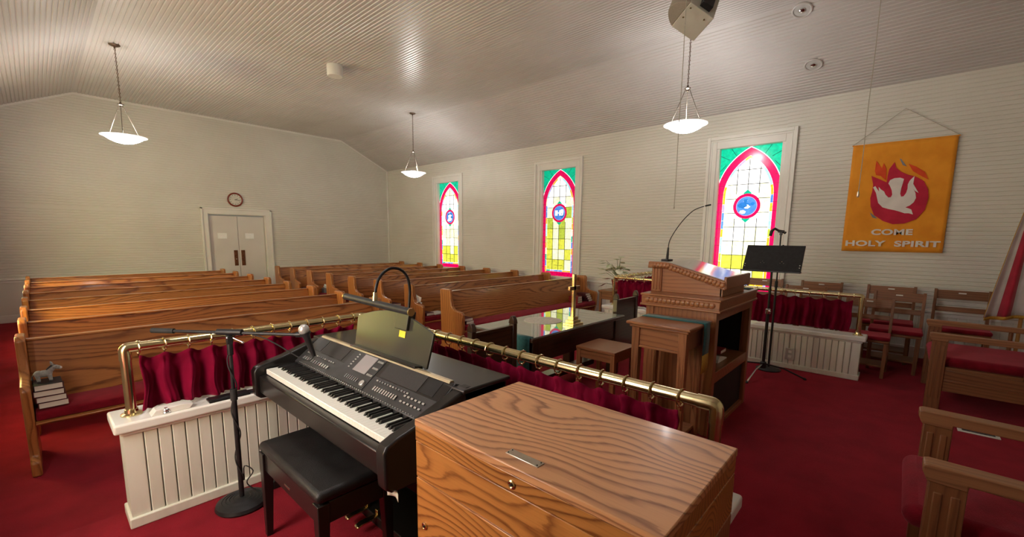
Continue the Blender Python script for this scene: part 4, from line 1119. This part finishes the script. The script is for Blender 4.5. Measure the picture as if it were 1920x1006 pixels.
def stole(label, loc, path, w, gold):
    """cloth strip: path in local (y,z); width along x; gold length at the hanging end"""
    t = thing('altar_stole', label, 'stole', loc)
    def strip(pts):
        q = MB(); n = len(pts)
        vs = [(sx*w/2, y, z) for y, z in pts for sx in (-1, 1)]
        q.add(vs, [(2*i, 2*i+1, 2*i+3, 2*i+2) for i in range(n-1)]); return q
    part('cloth', strip(path), TEAL, t, solid=.003)
    e = path[-1]; part('gold_fringe', strip([e, (e[0]-.002, e[1]-gold*.5), (e[0]+.001, e[1]-gold)]), GOLDF, t, solid=.004)
    return t
stole('teal stole with gold fringe laid over the side table and hanging down', (3.07, 1.19, 0), [(ay+.003, .80), (ay+.003, .895), (ay-.002, .9025), (-ay+.002, .9025), (-ay-.004, .897), (-ay-.006, .80), (-ay-.004, .68)], .12, .13)

# ================================================================== STOOL
so = thing('stool', 'low square oak stool between the communion table and the side table', 'stool', (3.38, 1.91, 0))
sx_, sy_, sh = .20, .195, .52
q = MB(); q.box(-sx_, sx_, -sy_, sy_, sh-.028, sh); part('seat', q, PULX, so, .006, 3)
for a in (-1, 1):
    for b in (-1, 1):
        q = MB(); q.box(a*(sx_-.025)-.02, a*(sx_-.025)+.02, b*(sy_-.025)-.02, b*(sy_-.025)+.02, 0, sh-.028); part('leg', q, PULZ, so, .003)
    q = MB(); q.box(a*(sx_-.012), a*(sx_-.034), -sy_+.045, sy_-.045, sh-.10, sh-.028); part('apron', q, PULX, so, .003)
    q = MB(); q.box(-sx_+.045, sx_-.045, a*(sy_-.012), a*(sy_-.034), sh-.10, sh-.028); part('apron', q, PULX, so, .003)

# ================================================================== COMMUNION TABLE
TX, TY, TZ = 3.46, 2.56, .65
tb = thing('communion_table', 'dark wood communion table with a reflective glass top', 'table', (TX, TY, 0))
tx, ty = .79, .37
q = MB(); q.box(-tx, tx, -ty, ty, TZ-.04, TZ-.006); part('table_top', q, WAL, tb, .006, 3)
q = MB(); q.box(-tx+.012, tx-.012, -ty+.012, ty-.012, TZ-.006, TZ); part('glass_top', q, GLASST, tb, .001, label='green tinted glass sheet')
for a in (-1, 1):
    for b in (-1, 1):
        q = MB(); q.box(a*(tx-.09)-.05, a*(tx-.09)+.05, b*(ty-.08)-.05, b*(ty-.08)+.05, 0, TZ-.04); part('leg', q, WALZ, tb, .006)
    q = MB(); q.box(-tx+.14, tx-.14, a*(ty-.045), a*(ty-.07), TZ-.24, TZ-.04); part('apron', q, WAL, tb, .003)
    q = MB(); q.box(a*(tx-.055), a*(tx-.08), -ty+.13, ty-.13, TZ-.24, TZ-.04); part('apron', q, WAL, tb, .003)
q = MB(); q.box(-tx+.09, tx-.09, -.06, .06, .06, .12); part('stretcher', q, WAL, tb, .004)
# green cloth hanging at its left end
stole('teal cloth hanging over the left end of the communion table', (TX-tx+.0, TY, 0), [(0, 0)]*0+[(.0, 0)], .1, .0) if False else None
q = MB(); ts = [(-.006, TZ-.35), (-.007, TZ-.02), (-.002, TZ+.003), (.05, TZ+.004)]
q.add([(x, y, z) for x, z in ts for y in (-.345, -.10)], [(2*i, 2*i+2, 2*i+3, 2*i+1) for i in range(len(ts)-1)])
tag(part('table_cloth', q, TEAL, None, solid=.003, loc=(TX-tx-.002, TY, 0)), 'teal cloth hanging over the left end of the glass topped table', 'cloth')
# cross
cr = thing('altar_cross', 'brass cross with stepped foot standing on the communion table', 'cross', (3.40, 2.29, TZ))
for k, (a, b, z0, z1) in enumerate(((.085, .06, 0, .022), (.062, .045, .022, .05), (.042, .030, .05, .082))):
    q = MB(); q.box(-a, a, -b, b, z0, z1); part('step', q, BRASS, cr, .002)
q = MB(); q.box(-.019, .019, -.012, .012, .08, .485); q.box(-.082, .082, -.012, .012, .335, .372); part('cross', q, BRASS, cr, .002)
# doily
q = MB(); n = 72; pts = [(.185*(1+.035*abs(math.sin(9*2*PI*i/n/2)))*math.cos(2*PI*i/n)*1.0, .185*(1+.035*abs(math.sin(9*2*PI*i/n/2)))*math.sin(2*PI*i/n)) for i in range(n)]
q.prism(pts, 'Z', 0, .003)
tag(part('doily', q, DOILY, None, loc=(3.36, 2.625, TZ)), 'round cream lace doily on the glass top beside the brass cross', 'doily')

# ================================================================== DARK ALTAR CHAIRS
def altar_chair(label, loc, w):
    t = thing('altar_chair', label, 'chair', loc, 0, 'dark chairs at the ends of the communion table')
    for s in (-1, 1):
        q = MB(); q.box(s*(w/2)-.022, s*(w/2)+.022, 0, .05, 0, .80); q.prism([(-.008, .80), (.058, .80), (.05, .835), (.035, .86), (.015, .86), (0, .835)], 'X', s*w/2-.02, s*w/2+.02); part('back_post', q, WALZ, t, .004)
        q = MB(); q.box(s*(w/2)-.02, s*(w/2)+.02, .38, .42, 0, .42); part('front_leg', q, WALZ, t, .004)
        q = MB(); q.box(s*(w/2)-.012, s*(w/2)+.012, .05, .38, .34, .40); part('side_rail', q, WAL, t, .003)
    q = MB(); q.box(-w/2+.022, w/2-.022, .014, .036, .16, .775); q.box(-w/2+.022, w/2-.022, .008, .042, .762, .79); part('back_panel', q, WAL, t, .003)
    q = MB(); q.box(-w/2-.02, w/2+.02, .045, .43, .40, .425); part('seat', q, WAL, t, .004)
    q = MB(); q.box(-w/2, w/2, .055, .42, .425, .46); part('cushion', q, CUSH, t, .012, 3)
    return t
altar_chair('dark wooden chair with solid panelled back left of the communion table', (2.26, 2.21, 0), .44)
altar_chair('dark wooden chair with solid panelled back right of the communion table', (4.56, 2.32, 0), .47)

# ================================================================== STOLE ON THE PULPIT'S FAR SIDE
s2 = thing('altar_stole', 'teal stole with gold fringe hanging from the far side of the pulpit', 'stole', (4.285, 1.02, 0))
q = MB(); pts = [(-.16, 1.048), (-.01, 1.048), (.002, 1.04), (.004, .90)]
q.add([(x, y, z) for x, z in pts for y in (-.05, .05)], [(2*i, 2*i+1, 2*i+3, 2*i+2) for i in range(len(pts)-1)]); part('cloth', q, TEAL, s2, solid=.003)
q = MB(); q.add([(x, y, z) for x, z in ((.004, .90), (.002, .85), (.005, .80)) for y in (-.05, .05)], [(0, 1, 3, 2), (2, 3, 5, 4)]); part('gold_fringe', q, GOLDF, s2, solid=.004)

# ================================================================== MUSIC STAND
mu = thing('music_stand', 'black music stand with solid desk standing behind the pulpit', 'music stand', (5.24, 1.03, 0))
q = MB(); q.tube([(0, 0, .10), (0, 0, .72)], .0155, 14); part('lower_pole', q, BLKM, mu)
q = MB(); q.tube([(0, 0, .70), (0, 0, 1.20)], .011, 14); part('upper_pole', q, BLKM, mu)
q = MB(); q.lathe([(.024, .69), (.026, .70), (.026, .735), (.018, .745)], n=18); q.tube([(0, 0, .72), (-.03, -.02, .72)], .004, 8); q.ball((-.036, -.024, .72), .012, 12, 8); part('height_clamp', q, STEEL, mu)
q = MB(); q.lathe([(.03, .09), (.032, .10), (.032, .15), (.02, .16)], n=18); part('hub', q, BLKM, mu)
for a in (172, -68, 62):
    d = Vector((math.cos(R(a)), math.sin(R(a)), 0))
    q = MB(); q.tube([d*.02+Vector((0, 0, .135)), d*.20+Vector((0, 0, .10)), d*.40+Vector((0, 0, .010))], .0085, 10)
    lg = part('leg', q, STEEL if a == 172 else BLKM, mu)
    q = MB(); q.tube([d*.392+Vector((0, 0, .0)), d*.41+Vector((0, 0, .018))], .0125, 10); part('foot', q, BLKR, lg)
# desk: width along Y, leaning
def desk_pt(v, d): return (-.075+.15*v+.96*d, 1.155+.265*v-.5*d)
q = MB(); a, b, c_, d_ = desk_pt(0, 0), desk_pt(1, 0), desk_pt(1, .010), desk_pt(0, .010)
q.prism([a, b, c_, d_], 'Y', -.27, .27); dk_ = part('desk', q, BLKM, mu, .006, 3)
q = MB(); e = desk_pt(0, 0); q.prism([(e[0]-.055, e[1]-.012), (e[0]-.053, e[1]+.004), (e[0]+.008, e[1]+.004), (e[0]+.008, e[1]-.012)], 'Y', -.275, .275); part('lip', q, BLKM, mu, .003)
q = MB()
for y in (-.09, .09):
    for k in range(3):
        p = desk_pt(.30+(.06 if k == 1 else 0), -.001); q.ball((p[0], y+(k-1)*.016, p[1]), .0035, 8, 5)
part('rivets', q, STEEL, dk_)
q = MB()
for y in (-.252, .252):
    for v in (.15, .24):
        p = desk_pt(v, -.001); q.ball((p[0], y, p[1]), .005, 8, 5)
part('edge_holes', q, PAPER, dk_)
q = MB(); p = desk_pt(.35, .02); q.tube([(0, 0, 1.19), (p[0], 0, p[1])], .014, 10); part('tilt_joint', q, BLKM, mu)

# ---- straight mic stand with clip next to it
m2 = thing('microphone_stand', 'slim black straight microphone stand with empty clip behind the music stand', 'microphone stand', (5.55, 1.035, 0))
q = MB(); q.lathe([(0, 0), (.125, 0), (.128, .010), (.10, .022), (.03, .032), (0, .034)], n=36); part('base', q, BLKM, m2)
q = MB(); q.tube([(0, 0, .03), (0, 0, .98)], .0115, 14); part('lower_pole', q, BLKM, m2)
q = MB(); q.tube([(0, 0, .95), (0, 0, 1.02)], .016, 14); part('clutch', q, BLKR, m2)
q = MB(); q.tube([(0, 0, 1.0), (0, 0, 1.56)], .008, 12); part('upper_pole', q, BLKM, m2)
q = MB(); q.tube([(0, -.03, 1.565), (0, .03, 1.575)], .016, 12); q.box(-.012, .012, -.014, .014, 1.53, 1.575); q.tube([(0, -.045, 1.55), (0, -.03, 1.56)], .014, 10); part('swivel', q, BLKP, m2, .003)
q = MB(); q.tube([(0, .02, 1.575), (-.02, .06, 1.60), (-.035, .085, 1.575), (-.04, .095, 1.52)], [.012, .014, .017, .015], 12); part('mic_clip', q, BLKR, m2)
q = MB(); q.tube([(0, -.015, 1.41), (0, -.03, 1.415)], .006, 8); q.ball((0, -.032, 1.415), .009, 10, 6); part('thumb_screw', q, BLKP, m2)

# ================================================================== CHOIR CHAIRS
def choir_chair(label):
    """origin on the floor under the top of the back; faces -X"""
    t = thing('choir_chair', label, 'chair', (0, 0, 0), 0, 'oak choir chairs with red seat pads')
    w = .21
    for s in (-1, 1):
        q = MB(); y = s*w
        q.prism([(-.06, 0), (-.025, 0), (-.055, .42), (.012, .85), (-.016, .85), (-.092, .42)], 'Y', y-.014, y+.014); part('back_post', q, CHWZ, t, .004)
        q = MB(); q.tbox((-.40, s*(w-.02), 0), (.016, .016), (-.40, s*(w-.015), .42), (.02, .02)); part('front_leg', q, CHWZ, t, .003)
        q = MB(); q.box(-.38, -.06, s*(w-.005)-.008, s*(w-.005)+.008, .17, .20); part('side_stretcher', q, CHW, t, .003)
    q = MB(); q.prism([(-.006, .74), (.010, .838), (-.008, .84), (-.026, .742)], 'Y', -w, w); part('top_slat', q, CHW, t, .004)
    q = MB(); q.prism([(-.022, .60), (-.014, .655), (-.032, .657), (-.040, .602)], 'Y', -w, w); part('middle_slat', q, CHW, t, .004)
    q = MB(); q.box(-.43, -.06, -w-.01, w+.01, .395, .425); part('seat', q, CHW, t, .008)
    q = MB(); q.box(-.445, -.075, -w-.015, w+.015, .425, .468); part('cushion', q, CUSH, t, .018, 4)
    q = MB(); q.box(-.40, -.10, -w+.02, w-.02, .12, .14); part('book_rack', q, CHW, t, .003)
    q = MB(); q.prism([(-.025, .805), (-.0235, .817), (-.019, .817), (-.0205, .805)], 'Y', -.03, .03); part('name_tag', q, PAPER, t, label='small white tag on the top slat')
    return t
chairs = [(7.35, -.55, 1.075, 'choir chair standing apart against the right wall, nearest the flag'),
          (7.35, .085, 1.075, 'choir chair against the right wall under the banner'),
          (7.35, .82, 1.075, 'choir chair against the right wall between banner and window'),
          (7.35, 1.52, 1.075, 'choir chair against the right wall below the window, behind the music stand'),
          (6.86, .0, 1.04, 'middle choir chair of the three in a line at the end of the curtained railing'),
          (6.86, .93, 1.04, 'middle row choir chair showing only its top edge above the brass railing'),
          (6.43, .245, .975, 'choir chair closest to the end post of the choir railing')]
c0 = choir_chair(chairs[0][3]); c0.location = (chairs[0][0], chairs[0][1], 0); c0.scale = (chairs[0][2],)*3
for x, y, s, lb in chairs[1:]: dup(c0, (x, y, 0), None, lb, s)

# ================================================================== PULPIT ARMCHAIRS
def armchair(label, loc, w, d, ah):
    """origin at the front left foot; front faces +Y, seat runs back to -Y; x from 0 to w"""
    t = thing('armchair', label, 'chair', loc)
    for x in (0, w):
        s = 1 if x == 0 else -1
        q = MB(); q.box(x-.032, x+.032, -.12, -.02, 0, ah-.035)
        for k in range(2): q.box(x-.036, x+.036, -.105+.045*k, -.08+.045*k, .10, ah-.10)
        part('front_post', q, CHWZ, t, .004)
        q = MB(); q.box(x-.03, x+.03, -d, -d+.05, 0, 1.02); part('back_post', q, CHWZ, t, .004)
        q = MB(); q.prism([(.0, ah-.005), (-.015, ah), (-d+.03, ah-.012), (-d+.03, ah-.055), (-.12, ah-.05), (-.12, ah-.07), (-.015, ah-.065), (.0, ah-.03)], 'X', x-.038, x+.038); part('arm', q, ARMY, t, .005, 3)
        q = MB(); q.box(x-.012, x+.012, -d+.05, -.12, .17, .36); q.box(x-.016, x+.016, -d+.05, -.12, .255, .275); part('side_apron', q, CHW, t, .003)
        q = MB(); q.tube([(x, -d*.62, .36), (x, -d*.62, ah-.05)], .016, 8); part('arm_support', q, CHWZ, t)
    q = MB(); q.box(.032, w-.032, -.095, -.06, .22, .36); part('front_apron', q, CHW, t, .003)
    q = MB(); q.box(.0, w, -d+.03, -.03, .35, .385); part('seat', q, CHW, t, .004)
    q = MB(); q.box(.036, w-.036, -d+.06, -.02 if w > .8 else .035, .375, .465); part('cushion', q, CUSH, t, .045, 5)
    q = MB(); q.box(.03, w-.03, -d+.0, -d+.035, .42, 1.0); part('back_panel', q, CHW, t, .004)
    q = MB(); q.box(.05, w-.05, -d+.035, -d+.075, .50, .95); part('back_cushion', q, CUSH, t, .02, 4)
    return t
armchair('nearest oak armchair with red cushion, cut by the lower right frame edge', (2.13, -.125, 0), .67, .66, .68)
armchair('wide oak armchair with red cushion near the choir chairs and flag', (5.28, -.235, 0), .90, .95, .68)

# floor register
rg_ = thing('floor_register', 'grey metal floor register in the carpet between the two armchairs', 'vent', (4.84, -.56, 0))
q = MB(); q.box(-.085, .085, -.115, .115, 0, .006); part('frame', q, TRIMP, rg_, .002)
q = MB()
for i in range(8): q.box(-.058, .058, -.088+.023*i, -.076+.023*i, .004, .009)
q.box(-.060, .060, -.09, .09, .0055, .0065)
part('louvres', q, GRILLE, rg_)

# ================================================================== FLAG
fg = thing('flag', 'striped red and white flag with gold fringe on a floor pole, right frame edge', 'flag', (6.98, -.98, 0))
q = MB(); q.lathe([(0, 0), (.15, 0), (.155, .02), (.10, .05), (.04, .07), (.03, .14), (0, .14)], n=28); part('stand', q, FLAGO, fg)
q = MB(); q.tube([(0, 0, .10), (0, 0, 2.36)], .016, 12); part('pole', q, FLAGO, fg)
q = MB(); q.ball((0, 0, 2.40), (.03, .03, .04)); part('finial', q, BRASS, fg)
def flag_pt(u, v):
    # u across the folds (0 = fly edge to the left), v downwards
    z = 2.22-v*1.56+.10*u*v
    wdt = .03+.30*v**.8
    y = (.5-u)*wdt*1.35+.05*v-.03*u*v
    x = -.03-.05*v*math.cos(2*PI*3*u+.6)-.03*math.sin(PI*u)*v
    return (x, y, z)
m = MB(); nu, nv = 60, 24
m.grid(flag_pt, nu, nv)
for j in range(nv):
    for i in range(nu): m.mi[j*nu+i] = (int(i/nu*5.0) % 2)
part('cloth', m, [FLAGW, FLAGR], fg, solid=.003, angle=80)
q = MB(); q.grid(lambda u, v: tuple(a+b for a, b in zip(flag_pt(0, u), (.0, .006*v, -.003*v))), 30, 2); q.grid(lambda u, v: tuple(a+b for a, b in zip(flag_pt(u, 1), (0, 0, -.035*v))), 40, 2); part('fringe', q, GOLDF, fg, solid=.004)
q = MB(); q.tube([(-.02, .02, 2.25), (-.05, .075, 2.05), (-.05, .085, 1.97)], [.008, .012, .012], 8); q.tube([(-.05, .085, 1.97), (-.05, .09, 1.86)], [.016, .024], 10)
q.tube([(-.03, .03, 2.2), (-.055, .055, 2.0), (-.06, .06, 1.92)], .010, 8); q.tube([(-.06, .06, 1.92), (-.06, .065, 1.80)], [.014, .022], 10); part('tassel_cord', q, GOLDF, fg, label='gold cord with tassels')

# ================================================================== BANNER
bx = thing('wall_banner', 'orange felt banner with a white dove and the words COME HOLY SPIRIT', 'banner', (XR-.02, .16, 2.03))
def wob(y, z): return -.006-.006*math.sin(6*y+2*z)*(.5-z)*.6
q = MB(); q.grid(lambda u, v: (wob(.496-.992*u, -.69+1.385*v), (.496-.992*u)*(1-.006*v), -.69+1.385*v), 24, 24); part('cloth', q, ORANGE, bx, solid=.004)
q = MB(); q.tube([(-.004, .505, .697), (-.004, -.505, .697)], .007, 8); part('rod', q, ORANGE, bx)
q = MB(); q.tube([(-.004, .503, .70), (-.002, .012, 1.093), (-.004, -.503, .70)], .0035, 6); part('hanging_string', q, STRING, bx)
SH = dict(
 dove=[(0.078,0.222),(0.039,0.244),(-0.017,0.246),(-0.055,0.228),(-0.048,0.171),(-0.039,0.108),(-0.037,0.046),(-0.049,0.009),(-0.072,0.012),(-0.092,0.053),(-0.1,0.104),(-0.097,0.157),(-0.109,0.197),(-0.132,0.23),(-0.128,0.165),(-0.153,0.101),(-0.179,0.048),(-0.19,-0.015),(-0.175,-0.066),(-0.14,-0.106),(-0.102,-0.126),(-0.13,-0.138),(-0.161,-0.155),(-0.182,-0.217),(-0.141,-0.201),(-0.102,-0.2),(-0.051,-0.177),(-0.001,-0.158),(0.059,-0.141),(0.119,-0.118),(0.167,-0.061),(0.185,0.004),(0.202,0.07),(0.238,0.142),(0.217,0.158),(0.197,0.124),(0.173,0.086),(0.182,0.145),(0.155,0.111),(0.122,0.083),(0.105,0.043),(0.073,0.005),(0.049,0.008),(0.039,0.039),(0.049,0.093),(0.071,0.148),(0.09,0.181)],
 blob=[(0.269,0.291),(0.18,0.241),(0.109,0.197),(0.108,0.278),(0.1,0.361),(0.056,0.445),(0.036,0.376),(-0.018,0.319),(-0.085,0.278),(-0.167,0.244),(-0.241,0.187),(-0.29,0.082),(-0.304,-0.021),(-0.285,-0.164),(-0.22,-0.276),(-0.114,-0.327),(-0.002,-0.336),(0.102,-0.291),(0.195,-0.213),(0.24,-0.102),(0.254,0.008),(0.242,0.094),(0.242,0.181)],
 fl=[(0.241,0.353),(0.237,0.481),(0.196,0.413),(0.173,0.379),(0.161,0.445),(0.128,0.364),(0.12,0.225),(0.175,0.283),(0.224,0.298)],
 lf=[(-0.08,0.41),(-0.154,0.368),(-0.237,0.299),(-0.28,0.204),(-0.212,0.25),(-0.128,0.319)],
 g1=[(0.012,0.484),(-0.005,0.476),(-0.064,0.381),(-0.025,0.401)],
 g2=[(0.241,-0.179),(0.194,-0.22),(0.156,-0.262),(0.209,-0.246)],
 w1=[(-.112,.205),(-.15,.255),(-.147,.16),(-.208,.045),(-.17,.075),(-.128,.14)])
for nm, key, m_, d in (('flame_disc', 'blob', BRED, .018), ('flame', 'fl', BFLAME, .016), ('flame', 'lf', BFLAME, .016), ('grey_leaf', 'g1', BGREY, .016), ('grey_leaf', 'g2', BGREY, .019), ('dove', 'dove', BWHITE, .021), ('wing_feather', 'w1', BWHITE, .022)):
    q = MB(); q.prism(SH[key], 'X', -d, -d+.010); part(nm, q, m_, bx)
for txt, z, sz, wid in (('COME', -.440, .098, .405), ('HOLY  SPIRIT', -.588, .098, .925)):
    me = text_mesh(txt, sz, .0025, 1.0, .0035, 1.05); me.materials.append(BWHITE)
    xs = [v.co.x for v in me.vertices]; k = wid/(max(xs)-min(xs))
    for v in me.vertices: v.co.x *= k
    o = link('lettering', me, bx); o['label'] = 'white letters reading '+' '.join(txt.split())
    o.matrix_local = Matrix(((0, 0, -1, -.020), (-1, 0, 0, .0), (0, 1, 0, z), (0, 0, 0, 1)))

# ================================================================== PENDANTS
def pendant(label, x, y, zrim=2.865, first=None):
    t = thing('pendant_light', label, 'pendant light', (x, y, ZC), 0, 'glass bowl pendant lights')
    zr = zrim-ZC; zh = zr+.44
    q = MB(); q.lathe([(0, 0), (.065, 0), (.066, -.008), (.045, -.020), (.012, -.028), (.010, -.05), (0, -.05)], n=24); part('canopy', q, BRONZE, t)
    q = MB(); z = -.05; k = 0
    while z > zh+.03:
        q.torus((0, 0, z-.018), 'X' if k % 2 else 'Y', .0105, .0028, 12, 5, 1.0); z -= .0265; k += 1
    q.tube([(.004, .004, -.03), (.004, -.003, (zh-.03)/2), (.003, .004, zh+.02)], .0028, 6)
    part('chain', q, BRONZE, t)
    q = MB(); q.lathe([(0, .045), (.012, .04), (.014, .02), (.038, .010), (.040, .0), (.020, -.012), (.018, -.03), (0, -.032)], (0, 0, zh), 20); part('hub', q, RODM, t)
    for a in (20, 140, 260):
        c_, s_ = math.cos(R(a)), math.sin(R(a))
        q = MB(); q.tube([(.026*c_, .026*s_, zh-.005), (.205*c_, .205*s_, zr+.004)], .0042, 8); part('rod', q, RODM, t)
    q = MB(); q.lathe([(.0, -.098), (.05, -.095), (.11, -.080), (.165, -.055), (.205, -.028), (.226, -.010), (.230, -.004), (.22, .0), (.20, -.015), (.15, -.045), (.08, -.075), (0, -.085)], (0, 0, zr), 48); part('bowl', q, BOWL, t)
    q = MB(); q.lathe([(.229, -.008), (.238, -.003), (.255, -.004), (.268, .001), (.268, .006), (.25, .009), (.226, .004)], (0, 0, zr), 48); part('rim', q, RIMG, t)
    l = bpy.data.lights.new('bulb', 'POINT'); l.energy = PENDANT_BULB; l.color = (1, .985, .965); l.shadow_soft_size = .07
    o = bpy.data.objects.new('bulb', l); COL.objects.link(o); o.parent = t; o.location = (0, 0, zr+.075)
    return t
pendant('lit glass bowl pendant at the upper left over the left pews', 1.02, 8.60)
pendant('lit glass bowl pendant farthest away, over the right pews by the far corner', 5.78, 8.22)
pendant('lit glass bowl pendant hanging between the pulpit and the near window', 5.78, 2.26, 2.93)

pendant('lit glass bowl pendant above the keyboard, beyond the top of the frame', 1.02, 2.26, 2.93)

# ================================================================== CEILING FITTINGS
def recessed(label, x, y):
    z = zceil(x); t = thing('recessed_light', label, 'ceiling light', (x, y, z))
    t.rotation_euler = (0, math.atan2(ZC-ZW, XR-CX1), 0)
    q = MB(); q.torus((0, 0, -.004), 'Z', .092, .012, 36, 8); part('trim_ring', q, CEILP, t)
    q = MB(); q.lathe([(0, .003), (.085, .003), (.083, -.006), (.05, -.009), (0, -.011)], n=30); part('baffle', q, LENS, t)
    q = MB(); q.lathe([(0, -.03), (.022, -.027), (.034, -.018), (.036, -.008), (0, -.008)], n=24); part('lens', q, STEEL, t)
recessed('unlit round recessed light in the sloped ceiling, upper of the two', 6.14, 1.147)
recessed('unlit round recessed light in the sloped ceiling, lower of the two', 6.93, 1.113)
q = MB(); q.lathe([(0, 0), (.115, 0), (.118, -.01), (.118, -.15), (.108, -.165), (0, -.165)], n=32)
tag(part('ceiling_drum', q, TRIMP, None, loc=(3.43, 6.93, ZC)), 'white drum shaped fitting on the flat ceiling above the aisle', 'ceiling fitting')

# hanging loudspeaker cluster
B_ = Vector((4.185, 1.612, 3.245)); e1 = Vector((-.165, .138, .110)).normalized(); e2 = Vector((-.108, -.194, .087)); e2 = (e2-e1*e2.dot(e1)).normalized(); e3 = e1.cross(e2)
sp_ = thing('hanging_speaker', 'putty coloured wedge loudspeaker hung from the ceiling, cut by the top edge', 'speaker', B_)
sp_.rotation_euler = Matrix((e1, e2, e3)).transposed().to_euler()
q = MB(); q.box(0, .245, 0, .25, 0, .40); part('cabinet', q, SPKP, sp_, .005)
q = MB(); n = 16; pts = [(.247, .0)]+[(.247+.115*math.sin(PI*i/n)**.8, .25*i/n) for i in range(1, n)]+[(.247, .25)]; q.prism(pts, 'Z', .004, .396); part('grille', q, SPKG, sp_, .004)
q = MB(); q.box(.06, .16, .251, .30, .03, .20); q.box(.09, .13, .29, .33, .12, .42); part('bracket', q, BLKM, sp_, .003)
q = MB()
for x, y in ((.06, .20), (.215, .12), (.215, .215)): q.lathe([(0, -.002), (.007, -.002), (.007, .002), (0, .002)], (x, y, 0), 12)
part('screw', q, BRASSD, sp_)
q = MB(); q.tube([(4.28, 1.50, 3.73), (4.28, 1.50, ZC)], .012, 10)
tag(part('speaker_hanger', q, BLKM, None), 'dark rod hanging the loudspeaker from the ceiling', 'rod')

# pull cords
def cord(label, x, y, z0, weight):
    t = thing('pull_cord', label, 'cord', (x, y, ZC))
    pts = [(.0015*math.sin(i*.7), .0015*math.cos(i*.9), -(ZC-z0)*i/20) for i in range(21)]
    q = MB(); q.tube(pts, .0030, 6); part('string', q, STRING, t)
    q = MB()
    if weight: q.lathe([(0, .02), (.007, .015), (.010, -.02), (.006, -.03), (0, -.03)], (pts[-1][0], pts[-1][1], z0-ZC), 12)
    else: q.ball((pts[-1][0], pts[-1][1], z0-ZC), (.006, .006, .012), 8, 6)
    part('pull_weight', q, NICKEL if weight else STRING, t)
cord('long thin pull cord passing the loudspeaker and ending left of the window', 3.80, 1.54, 1.745, False)
cord('long thin pull cord ending with a small weight in front of the banner', 4.60, .335, 1.86, True)

# ================================================================== PLANT BY THE CHOIR RAILING
ps = thing('plant_stand', 'small dark wood plant stand behind the corner of the choir railing', 'plant stand', (6.42, 3.55, NZ))
q = MB(); q.box(-.22, .22, -.15, .15, .78, .81); part('top', q, CHW, ps, .006)
for a in (-1, 1):
    for b in (-1, 1):
        q = MB(); q.box(a*.18-.018, a*.18+.018, b*.12-.018, b*.12+.018, 0, .78); part('leg', q, CHWZ, ps, .003)
q = MB(); q.box(-.19, .19, -.13, .13, .66, .78); part('apron', q, CHW, ps, .003)
ptt = thing('potted_plant', 'leafy plant with pale green leaves and a few brown ones behind the railing', 'plant', (6.56, 3.55, NZ+.81))
q = MB(); q.lathe([(0, 0), (.07, 0), (.095, .13), (.10, .15), (.085, .15), (.08, .12), (0, .12)], n=24); part('pot', q, COVRED, ptt)
q = MB(); ql = MB(); qr = MB(); rn = random.Random(12)
for i in range(30):
    a = rn.random()*2*PI; rad = .04+.20*rn.random(); h_ = .24+.28*rn.random() if i < 23 else .08+.10*rn.random()
    e = Vector((rad*math.cos(a), rad*math.sin(a), h_))
    q.tube([(0, 0, .12), (e.x*.4, e.y*.4, h_*.75), e], .003, 5)
    tgt = ql if i < 23 else qr
    dr = Vector((math.cos(a), math.sin(a), rn.uniform(-.6, .2))).normalized(); sd = dr.cross(Vector((0, 0, 1))).normalized(); up = sd.cross(dr)
    lw, ll = rn.uniform(.045, .070), rn.uniform(.12, .17)
    vs = [e, e+dr*ll*.35+sd*lw+up*.006, e+dr*ll*.75+sd*lw*.7, e+dr*ll, e+dr*ll*.75-sd*lw*.7, e+dr*ll*.35-sd*lw+up*.006, e+dr*ll*.5-up*.008]
    tgt.add(vs, [(0, 1, 6), (1, 2, 6), (2, 3, 6), (3, 4, 6), (4, 5, 6), (5, 0, 6)])
part('stems', q, STEM, ptt); part('leaves', ql, LEAF, ptt, solid=.002, angle=80); part('brown_leaves', qr, LEAFR, ptt, solid=.002, angle=80)
